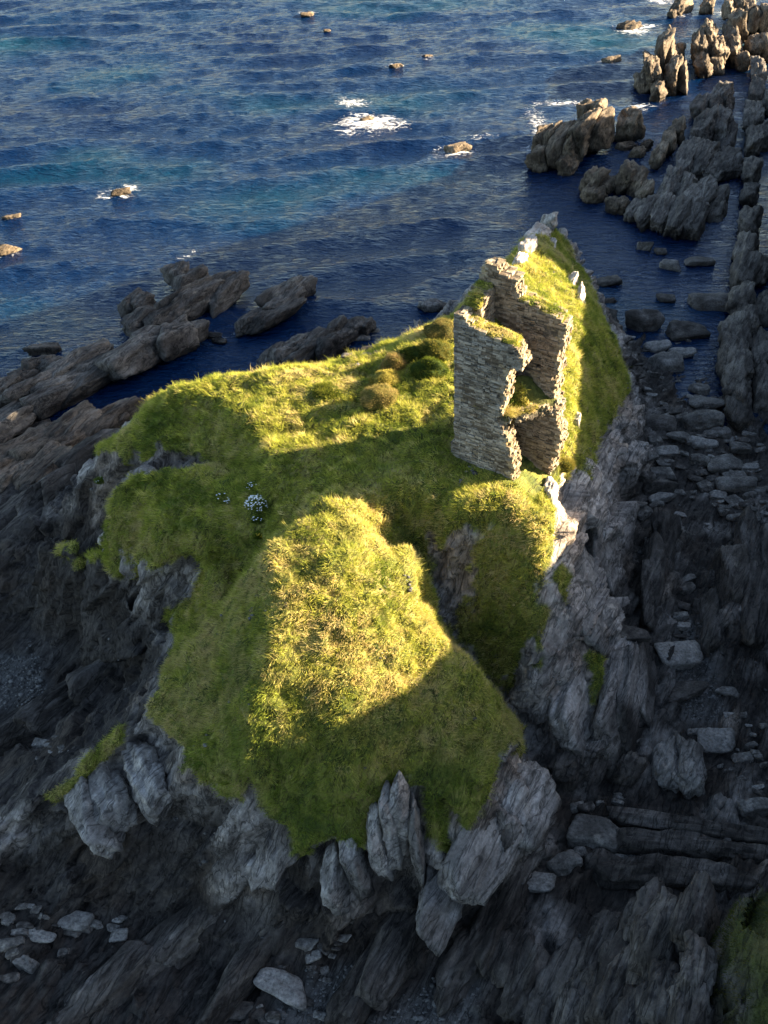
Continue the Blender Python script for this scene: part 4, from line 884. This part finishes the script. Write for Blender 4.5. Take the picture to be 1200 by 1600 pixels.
def mp_w(u0):       # wall running along w, outer face at u0
    return lambda s, d, v, size=False: (d, s, v) if size else shear((u0 + d, s, v))
def pl(v, pts):
    return float(np.interp(v, [q[0] for q in pts], [q[1] for q in pts]))
TH = 1.4
F_R = [(-2, 4.9), (-1, 4.8), (0, 4.7), (1.5, 4.4), (2.7, 4.05), (3.8, 3.7), (4.3, 3.3), (4.85, 3.4), (6.1, 3.7), (7.3, 3.9), (8.55, 3.7), (8.62, 4.75), (8.78, 5.0), (9.2, 4.85), (9.85, 4.65), (10.25, 4.3), (10.4, 3.0), (10.55, 2.2), (10.85, 1.1), (11.3, .75), (11.7, .35)]
def f_span(v):
    l = -0.28 if v < 1.1 else (-0.12 if v < 1.3 else 0.0)
    return [(l, pl(v, F_R), False, v > -.5)]
B_R = [(-3, 5.8), (-1.5, 6.1), (0, 6.4), (1.2, 6.75), (2.2, 6.6), (3.2, 6.2), (4.2, 6.4), (5, 6.0), (6.3, 5.8), (7.2, 6.15), (8, 5.95), (9.5, 6.3), (10.2, 6.5), (10.7, 6.3), (11.1, 5.6), (11.4, 4.4), (11.9, 2.8)]
def b_span(v):
    out = []
    if v < 11.5: out.append((0.0, pl(v, B_R), False, True))
    elif v < 11.9: out.append((0.5, pl(v, B_R), False, True))
    else:
        out.append((pl(v, [(11.9, .35), (12.8, .45), (13.3, .55), (13.6, .7)]), pl(v, [(11.9, 3.1), (12.2, 2.95), (12.6, 2.75), (13.0, 2.8), (13.25, 1.6), (13.6, 1.3)]), True, True))
    return out
def s_span(v):
    a = pl(v, [(11.0, TH), (11.3, TH + .1), (11.8, TH + .5), (12.0, 1.9), (12.2, 2.7), (12.5, 3.2)])
    return [(a, 3.5, v > 11, False)] if v < 12.3 else []
walls = []
fc_, fs__ = wall('front_wall', mp_u(0.0), -1.4, 11.45, f_span, TH, 'grey', 'brown', 'end', 11)
bc_, bs__ = wall('back_wall', mp_u(3.5), -3.2, 13.45, b_span, TH, 'brown', 'grey', 'end', 12, holes=((0, 4.45, 4.95, 6.85, 7.25),))
sc_, ss__ = wall('side_wall', mp_w(0.0), -1.2, 12.35, s_span, TH, 'grey', 'brown', 'end', 13)
MATS = {'grey': M_STONE, 'brown': M_STONE_IN, 'end': M_STONE_END}
UNIT = {}
for k, m in MATS.items():
    for j in range(6):
        UNIT[k, j] = boxes_mesh('stone', [((0, 0, 0), (1, 1, 1))], 0.0, j)
        r = np.random.default_rng(40 + j); vv = BOXV + r.uniform(-1, 1, (8, 3)) * 0.075
        UNIT[k, j].vertices.foreach_set('co', vv.astype(np.float32).ravel()); UNIT[k, j].update(); UNIT[k, j].materials.append(m)
allst = []
roots = {}
for nm, core, sts, lab in (('front_wall', fc_, fs__, 'grey rubble front wall, its right half torn away'), ('back_wall', bc_, bs__, 'brown inner face of the back wall with a square putlog hole'), ('side_wall', sc_, ss__, 'left side wall with a grassy broken top')):
    roots[nm] = link(nm, boxes_mesh(nm, core, 0.02, 3), M_CORE, tower, label=lab)
    for s in sts: allst.append((nm,) + s)
def seen(s):      # faces one can see in the photograph count for more
    nm, mk = s[0], s[1]
    if mk == 'end': return s[4] * 1.4
    if nm == 'front_wall' and mk == 'grey': return s[4] * 1.3
    if nm == 'back_wall' and mk == 'brown': return s[4]
    return s[4] * 0.1
allst.sort(key=seen, reverse=True)
for k, s in enumerate(allst[:300]):
    o = bpy.data.objects.new('stone', UNIT[s[1], k % 6]); col.objects.link(o)
    o.parent = roots[s[0]]; o.location = s[2]; o.scale = s[3]
for nm in roots:
    for mk in MATS:
        bx_ = [(s[2], s[3]) for s in allst[300:] if s[0] == nm and s[1] == mk]
        if bx_: link('small_stones', boxes_mesh('small_stones', bx_, 0.09, 7), MATS[mk], roots[nm], kind='stuff')
# vaulted floor half way up, broken at the front, heaped with soil
def lump_mesh(name, fn, nu, nw, u0, u1, w0, w1, bottom):
    us = np.linspace(u0, u1, nu); ws = np.linspace(w0, w1, nw); U, W_ = np.meshgrid(us, ws)
    top = fn(U, W_)
    V = np.concatenate([np.stack([U.ravel(), W_.ravel(), top.ravel()], 1), np.stack([U.ravel(), W_.ravel(), np.minimum(bottom(U, W_), top - .05).ravel()], 1)])
    n = nu * nw; id_ = np.arange(n).reshape(nw, nu)
    F = [np.stack([id_[:-1, :-1], id_[:-1, 1:], id_[1:, 1:], id_[1:, :-1]], -1).reshape(-1, 4)]
    F.append(F[0][:, ::-1] + n)
    loop = np.concatenate([id_[0, :-1], id_[:-1, -1], id_[-1, :0:-1], id_[:0:-1, 0]]); nx = np.roll(loop, -1)
    F.append(np.stack([loop, loop + n, nx + n, nx], 1))
    V[:, 0] -= LEAN * np.maximum(V[:, 2], 0)
    return V, np.concatenate(F)
def vtop(U, W_):
    p = np.stack([U.ravel(), W_.ravel(), U.ravel() * 0], 1)
    return 4.6 + 1.2 * smooth(1.0, 3.4, W_) * smooth(6.0, 4.0, U) + 0.9 * np.exp(-((U - 4.4) / .9) ** 2 - ((W_ - 2.4) / .7) ** 2) + (fbm(p * 1.3, 3, 9) * 0.3).reshape(U.shape)
def vbot(U, W_):
    p = np.stack([U.ravel(), W_.ravel(), U.ravel() * 0], 1)
    return 3.3 + 0.6 * np.sin(np.clip((W_ - .4) / 3.2, 0, 1) * math.pi) + (facets(p, (.5, .5, .5), 77) * .16).reshape(U.shape)
VV, VF = lump_mesh('vault_floor', vtop, 54, 36, 1.0, 6.1, 0.35, 3.62, vbot)
ed = fbm(VV * 1.1, 3, 15) * .5
lim = np.interp(VV[:, 1], [0.35, 1.2, 2.3, 3.0, 3.62], [3.85, 4.5, 5.35, 5.85, 6.15]) + ed * 0.7
VV[:, 0] = 1.0 + (VV[:, 0] - 1.0) * (lim - 1.0) / 5.1
m = mesh_from('vault_floor', VV, VF)
tz = VV[:, 2]; cattr(m, 'tone', lerp_arr(np.tile([[0.13, 0.11, 0.085]], (len(VV), 1)) * (1 + .4 * fbm(VV * 2, 3, 19)[:, None]), np.tile([[0.07, 0.075, 0.018]], (len(VV), 1)), smooth(4.3, 4.7, tz)))
vf_ob = link('vault_floor', m, M_TURF, tower)
lip = []                                        # broken stones along the lip of the vault
for q in np.linspace(0, 1, 26):
    w_ = 0.45 + 3.1 * q; u_ = float(np.interp(w_, [0.35, 1.2, 2.3, 3.0, 3.62], [3.85, 4.5, 5.35, 5.85, 6.15]))
    for lv_ in range(5):
        if rt_.random() < .4: continue
        sz = (rt_.uniform(.25, .5), rt_.uniform(.18, .36), rt_.uniform(.1, .22))
        lip.append(((u_ - .12 + rt_.uniform(-.15, .12) - LEAN * 4, w_ + rt_.uniform(-.08, .08), 3.55 + lv_ * .2 + .35 * math.sin(math.pi * q)), sz))
link('vault_stones', boxes_mesh('vault_stones', lip, 0.12, 23), M_STONE_END, tower, kind='stuff')
# sods on the wall heads
def cap(name, u0, u1, w0, w1, top, th=0.16, seed=1, lab=None):
    def tf(U, W_):
        p = np.stack([U.ravel(), W_.ravel(), U.ravel() * 0], 1)
        e = np.minimum(np.minimum(U - u0, u1 - U), np.minimum(W_ - w0, w1 - W_))
        return top(U, W_) + (th + fbm(p * 1.6, 3, seed).reshape(U.shape) * .14) * smooth(-.02, .25, e)
    V, F = lump_mesh(name, tf, max(8, int((u1 - u0) / .1)), max(8, int((w1 - w0) / .1)), u0, u1, w0, w1, lambda U, W_: top(U, W_) - .2)
    m = mesh_from(name, V, F); cattr(m, 'tone', ramp3(.5 + .5 * fbm(V * 1.8, 3, seed + 4), [(.2, (.05, .055, .014)), (.6, (.10, .095, .025)), (.9, (.17, .14, .07))]))
    link(name, m, M_TURF, tower); return V
CAPS = []
CAPS.append(cap('turf_cap', 0.25, 4.5, 0.12, 1.42, lambda U, W_: np.interp(U, [0, .4, 1, 2, 3.2, 4.2, 4.5], [11.35, 11.2, 10.85, 10.55, 10.42, 10.3, 9.95]), seed=2))
CAPS.append(cap('turf_cap', 1.5, 6.3, 3.55, 4.85, lambda U, W_: np.interp(U, [1, 3, 4.4, 5.6, 6.4], [11.75, 11.75, 11.4, 11.1, 10.65]), .12, seed=3))
CAPS.append(cap('turf_cap', 0.1, 1.35, 1.3, 3.5, lambda U, W_: np.interp(W_, [1.1, 1.6, 2, 2.7, 3.4], [11.35, 11.75, 12.05, 12.2, 12.3]), .1, seed=5))
CAPS.append(cap('turf_cap', 1.0, 2.4, 2.5, 3.7, lambda U, W_: 8.6 + (W_ - 2.5) * 1.4 - (U - 1) * .8, .3, seed=6))

# ------------------------------------------------------------------ grass
def blades(name, V, F, n, seed, length=(0.15, 0.48), width=0.034, tones=None, flow=None, weight=None, up=0.75, **props):
    """single-triangle blades over the faces F of V, leaning with the lie of the grass"""
    r = np.random.default_rng(seed)
    T = np.concatenate([F[:, [0, 1, 2]], F[:, [0, 2, 3]]]) if F.shape[1] == 4 else F
    a, b, c = V[T[:, 0]], V[T[:, 1]], V[T[:, 2]]
    nn = np.cross(b - a, c - a); ar = np.linalg.norm(nn, axis=1); nn = nn / np.maximum(ar, 1e-9)[:, None]
    w = ar * (weight[T].mean(1) if weight is not None else 1.0); w = w / w.sum()
    cdf = np.cumsum(w); fi = np.minimum(np.searchsorted(cdf, r.random(n)), len(T) - 1)
    u, v = r.random(n), r.random(n); fl = u + v > 1; u[fl] = 1 - u[fl]; v[fl] = 1 - v[fl]
    p = a[fi] + (b - a)[fi] * u[:, None] + (c - a)[fi] * v[:, None]; nm = nn[fi]
    nm[nm[:, 2] < 0] *= -1
    ang = fbm(p * 0.45, 2, seed + 3) * 2.6 + 3.6
    fw = np.stack([np.cos(ang), np.sin(ang), np.zeros(n)], 1) * 0.55
    down = nm * np.array([1, 1, 0]); fw = fw + down * 0.9 + r.normal(0, 0.32, (n, 3)) * np.array([1, 1, .3])
    cl = fbm(p * 1.25, 3, seed + 7)
    L = r.uniform(*length, n) * (1 + 0.6 * cl)
    d = nm * up * 0.5 + np.array([0, 0, up * 0.4]) + fw * 1.15; d /= np.linalg.norm(d, axis=1)[:, None]
    side = np.cross(d, nm + r.normal(0, 0.6, (n, 3))); side /= np.maximum(np.linalg.norm(side, axis=1), 1e-6)[:, None]
    wd = width * r.uniform(0.7, 1.3, n)
    p0 = p - nm * 0.03
    VV = np.stack([p0 - side * wd[:, None] / 2, p0 + side * wd[:, None] / 2, p0 + d * L[:, None]], 1).reshape(-1, 3)
    m = mesh_from(name, VV, np.arange(3 * n).reshape(n, 3), False)
    col_ = tones(p, r, n)
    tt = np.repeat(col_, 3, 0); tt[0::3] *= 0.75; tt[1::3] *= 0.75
    cattr(m, 'tone', tt)
    return m
G_GREEN, G_LIME, G_STRAW, G_RUST = np.array([0.145, 0.215, 0.034]), np.array([0.54, 0.53, 0.09]), np.array([0.70, 0.56, 0.25]), np.array([0.40, 0.25, 0.09])
def meadow(p, r, n):
    big = fbm(p * 0.22, 3, 501); mid = fbm(p * 0.9, 3, 503)
    t = 0.55 + 0.34 * big + 0.36 * mid + r.normal(0, 0.16, n)
    c = ramp3(t, [(0.05, G_GREEN * 0.8), (0.38, (G_GREEN + G_LIME) / 2), (0.62, G_LIME), (0.95, G_STRAW)])
    # the seaward faces and the nose of the near ridge are dry and strawy
    dry = smooth(55, 49, p[:, 1]) * smooth(39.5, 43, p[:, 1]) * smooth(-.2, .7, fbm(p * .5, 3, 507) + .25)
    c = lerp_arr(c, G_STRAW * 0.85 + G_RUST * .15, np.clip(dry * 0.75 * r.random(n) * 1.4, 0, 1))
    # the lower hem of the near ridge is greener
    green = smooth(43, 39, p[:, 1] + 2 * fbm(p * .4, 2, 511)) * 0.6
    c = lerp_arr(c, np.tile((G_GREEN * 1.15)[None, :], (n, 1)), green)
    return c * r.uniform(0.75, 1.25, n)[:, None]
gw = np.clip((gsel - 0.3) / 0.5, 0, 1)
gmask_f = gw[TF].mean(1) > 0.25
hid = (TV[TF[:, 0], 1] > 97) & (TV[TF[:, 0], 0] < 11)
GF = TF[gmask_f & ~hid]
# no grass inside the tower footprint
cth, sth = math.cos(-TPH), math.sin(-TPH)
lx_ = (TV[:, 0] - TO[0]) * cth - (TV[:, 1] - TO[1]) * sth; ly_ = (TV[:, 0] - TO[0]) * sth + (TV[:, 1] - TO[1]) * cth
inn = (lx_ > -.1) & (lx_ < 6.4) & (ly_ > -.05) & (ly_ < 4.7)
GF = GF[~inn[GF].any(1)]
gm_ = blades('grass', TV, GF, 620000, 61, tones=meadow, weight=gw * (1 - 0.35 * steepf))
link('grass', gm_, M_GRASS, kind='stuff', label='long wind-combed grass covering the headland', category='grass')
# taller tufts, each its own shade, blown over one way
def tufts(n, per, seed):
    r = np.random.default_rng(seed)
    ctr = GF[r.integers(0, len(GF), n)]; c = TV[ctr].mean(1); nm = nv[ctr[:, 0]]
    keepm = (fbm(c * 0.5, 3, 541) > -0.25); c, nm = c[keepm], nm[keepm]; n = len(c)
    size = r.uniform(0.25, 0.7, n) * np.interp(c[:, 1], [50, 54], [.7, 1.0]) * (1 + .5 * fbm(c * .6, 2, 543))
    tone = meadow(c, r, n) * r.uniform(.7, 1.35, n)[:, None]
    lean = np.array([-0.55, -0.15, 0.0]) + nm * np.array([.5, .5, 0])
    d = r.normal(0, .42, (n, per, 3)) + lean[:, None, :] + nm[:, None, :] * .5 + np.array([0, 0, .5]); d /= np.linalg.norm(d, axis=2)[..., None]
    b = c[:, None, :] + r.normal(0, .09, (n, per, 3)) * np.array([1, 1, .3]) * (size / .4)[:, None, None]
    s = np.cross(d, r.normal(size=(n, per, 3))); s /= np.linalg.norm(s, axis=2)[..., None]
    L = (size[:, None] * r.uniform(.5, 1.1, (n, per)))[..., None]
    V = np.stack([b - s * .018, b + s * .018, b + d * L], 2).reshape(-1, 3)
    m = mesh_from('grass', V, np.arange(len(V)).reshape(-1, 3), False)
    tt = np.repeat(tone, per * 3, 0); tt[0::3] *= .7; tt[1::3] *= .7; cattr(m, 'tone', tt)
    return m
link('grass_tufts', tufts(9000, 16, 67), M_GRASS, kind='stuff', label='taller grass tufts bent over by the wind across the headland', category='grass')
# grass on the mainland corner
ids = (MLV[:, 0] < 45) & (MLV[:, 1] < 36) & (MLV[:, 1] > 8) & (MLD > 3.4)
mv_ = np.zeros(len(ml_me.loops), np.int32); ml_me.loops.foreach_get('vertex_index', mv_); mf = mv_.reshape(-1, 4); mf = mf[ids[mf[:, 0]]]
if len(mf):
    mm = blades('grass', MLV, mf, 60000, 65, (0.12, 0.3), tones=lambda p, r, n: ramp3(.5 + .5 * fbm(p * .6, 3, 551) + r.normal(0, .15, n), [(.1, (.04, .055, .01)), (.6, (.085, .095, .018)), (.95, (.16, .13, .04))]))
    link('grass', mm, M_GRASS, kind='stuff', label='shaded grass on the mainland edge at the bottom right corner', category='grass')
# tufts on the tower
def wall_tone(p, r, n):
    t = .5 + .5 * fbm(p * 1.2, 2, 521) + r.normal(0, .15, n)
    return ramp3(t, [(.1, G_GREEN), (.5, G_LIME), (.95, G_STRAW)]) * r.uniform(.7, 1.3, n)[:, None]
capV = []; capF = []; off = 0
sel = VF[:(39 * 29)]
capV.append(VV); capF.append(sel); off = len(VV)
cm = blades('wall_grass', VV, sel, 14000, 71, (0.2, 0.6), 0.03, wall_tone)
link('wall_grass', cm, M_GRASS, tower, kind='stuff')
for k, Vc in enumerate(CAPS):
    n = len(Vc) // 2
    # rebuild the top grid from its size
    u = np.unique(np.round(Vc[:n, 1], 5)); nw = len(u); nu = n // nw; id_ = np.arange(n).reshape(nw, nu)
    Fc = np.stack([id_[:-1, :-1], id_[:-1, 1:], id_[1:, 1:], id_[1:, :-1]], -1).reshape(-1, 4)
    link('wall_grass', blades('wall_grass', Vc, Fc, (5200, 3600, 2400, 2600)[k], 80 + k, (0.08, 0.28), 0.03, wall_tone), M_GRASS, tower, kind='stuff')
# cushions of thrift and heaped tussocks on the lawn
def cushion_tone(a, b):
    def f(p, r, n): return ramp3(.5 + .4 * fbm(p * 2.0, 2, 531) + r.normal(0, .2, n), [(.1, a), (.9, b)]) * r.uniform(.7, 1.3, n)[:, None]
    return f
def tussock(px, py, rx, h, label, a, b, seed, name='grass_tussock', cat='tussock', n=5200, head=0):
    c = hit(px, py)
    v, f = ico(4)
    k = v[:, 2] > -0.35; p = v * np.array([rx, rx * 0.8, h]) ; p[:, 2] = np.maximum(p[:, 2], -0.3 * h)
    p = p * (1 + 0.16 * fbm(v * 2.2 + seed, 3, seed))[:, None]
    root = bpy.data.objects.new(name, None); col.objects.link(root); root.location = (c[0], c[1] + rx * .4, ground(c[0], c[1] + rx * .4)); root.rotation_euler = (0, 0, head)
    root['label'] = label; root['category'] = cat; root['group'] = 'tussocks on the lawn'
    m = mesh_from('cushion', p, f); cattr(m, 'tone', np.tile([(np.array(a) * .5).tolist()], (len(p), 1))); link('cushion', m, M_TURF, root)
    bl = blades('blades', p, f[(v[f, 2].min(1) > -0.2)], n, seed, (0.12, 0.34), 0.03, cushion_tone(a, b), up=1.0)
    link('blades', bl, M_GRASS, root, kind='stuff')
PINK = (0.50, 0.38, 0.15); BR = (0.22, 0.20, 0.05)
tussock(592, 634, 1.35, 1.1, 'rounded pinkish-brown cushion nearest the tower shadow on the lawn', BR, PINK, 3)
tussock(603, 606, 1.25, 1.0, 'golden cushion just behind the nearest pinkish one', (0.24, .22, .04), (.56, .45, .12), 4)
tussock(617, 580, 1.0, 1.2, 'russet cushion farthest back at the lawn edge', BR, (.52, .36, .16), 5)
tussock(672, 590, 1.5, 1.2, 'green leafy mound beside the tower wall', (0.05, .085, .012), (.17, .19, .03), 6)
tussock(678, 560, 1.5, 1.3, 'yellow-green mound behind the leafy one near the tower', (0.10, .12, .02), (.3, .25, .06), 7)
tussock(650, 566, 1.3, 0.9, 'low dark green mound between the cushions and the tower', (0.05, .08, .012), (.15, .17, .03), 8)
tussock(690, 530, 1.5, 1.2, 'straw-topped mound tucked behind the tower corner', (0.12, .12, .03), (.36, .28, .1), 9)
tussock(510, 620, 1.3, 0.5, 'low bright green mound near the far edge of the lawn', (0.08, .12, .015), (.24, .25, .04), 10)
tussock(880, 738, 0.7, 0.6, 'grass tuft at the right foot of the tower', (0.10, .12, .02), (.33, .27, .06), 11, n=2600)
# flowers
def petal_mat(name, c):
    t = NT(name); return t.done(t.principled(c, 0.6))
M_WHITE = petal_mat('white_petals', (0.78, 0.78, 0.74)); M_YELL = petal_mat('yellow_petals', (0.75, 0.5, 0.02))
def flowers(px, py, rx, h, n, mat, label, seed, head=0.055):
    c = hit(px, py); r = np.random.default_rng(seed)
    root = bpy.data.objects.new('flower_clump', None); col.objects.link(root); root.location = c
    root['label'] = label; root['category'] = 'flowers'
    v, f = ico(3); p = v * np.array([rx, rx * .8, h]); p[:, 2] = np.maximum(p[:, 2], -.1)
    link('foliage', blades('foliage', p, f[v[f, 2].min(1) > -.1], 1500, seed, (.1, .3), .03, cushion_tone((.08, .12, .02), (.2, .24, .04)), up=1.0), M_GRASS, root, kind='stuff')
    d = r.normal(size=(n, 3)); d[:, 2] = np.abs(d[:, 2]) + .1; d /= np.linalg.norm(d, axis=1)[:, None]
    cc = d * np.array([rx, rx * .8, h]) * r.uniform(1.0, 1.25, n)[:, None]
    ang = np.linspace(0, 2 * math.pi, 9)[:-1]
    ring = np.stack([np.cos(ang), np.sin(ang), np.where(np.arange(8) % 2, .15, -.1)], 1)
    V = np.concatenate([ring, [[0, 0, .3]]]); Fk = np.array([[i, (i + 1) % 8, 8] for i in range(8)])
    s = head * r.uniform(.7, 1.3, n)
    VV_ = V[None] * s[:, None, None] + cc[:, None, :] + np.array([0, 0, .06])
    FF_ = Fk[None] + (np.arange(n) * 9)[:, None, None]
    link('flower_heads', mesh_from('flower_heads', VV_.reshape(-1, 3), FF_.reshape(-1, 3), False), mat, root, kind='stuff')
flowers(402, 792, 0.75, 0.7, 150, M_WHITE, 'dense clump of white daisies in the crease left of the lawn', 31)
flowers(398, 762, 0.5, 0.35, 24, M_WHITE, 'thin spray of white flowers just above the dense daisy clump', 32)
flowers(352, 780, 0.7, 0.3, 22, M_WHITE, 'scattered white flowers on the left grassy lobe', 33)
flowers(402, 815, 0.4, 0.3, 12, M_WHITE, 'few white flowers below the dense daisy clump', 35)
flowers(405, 842, 0.28, 0.25, 30, M_YELL, 'small yellow flower cluster in the dark gully', 34)
flowers(160, 757, 0.5, 0.2, 16, M_WHITE, 'sparse white flowers on the far left grass edge', 36, .04)
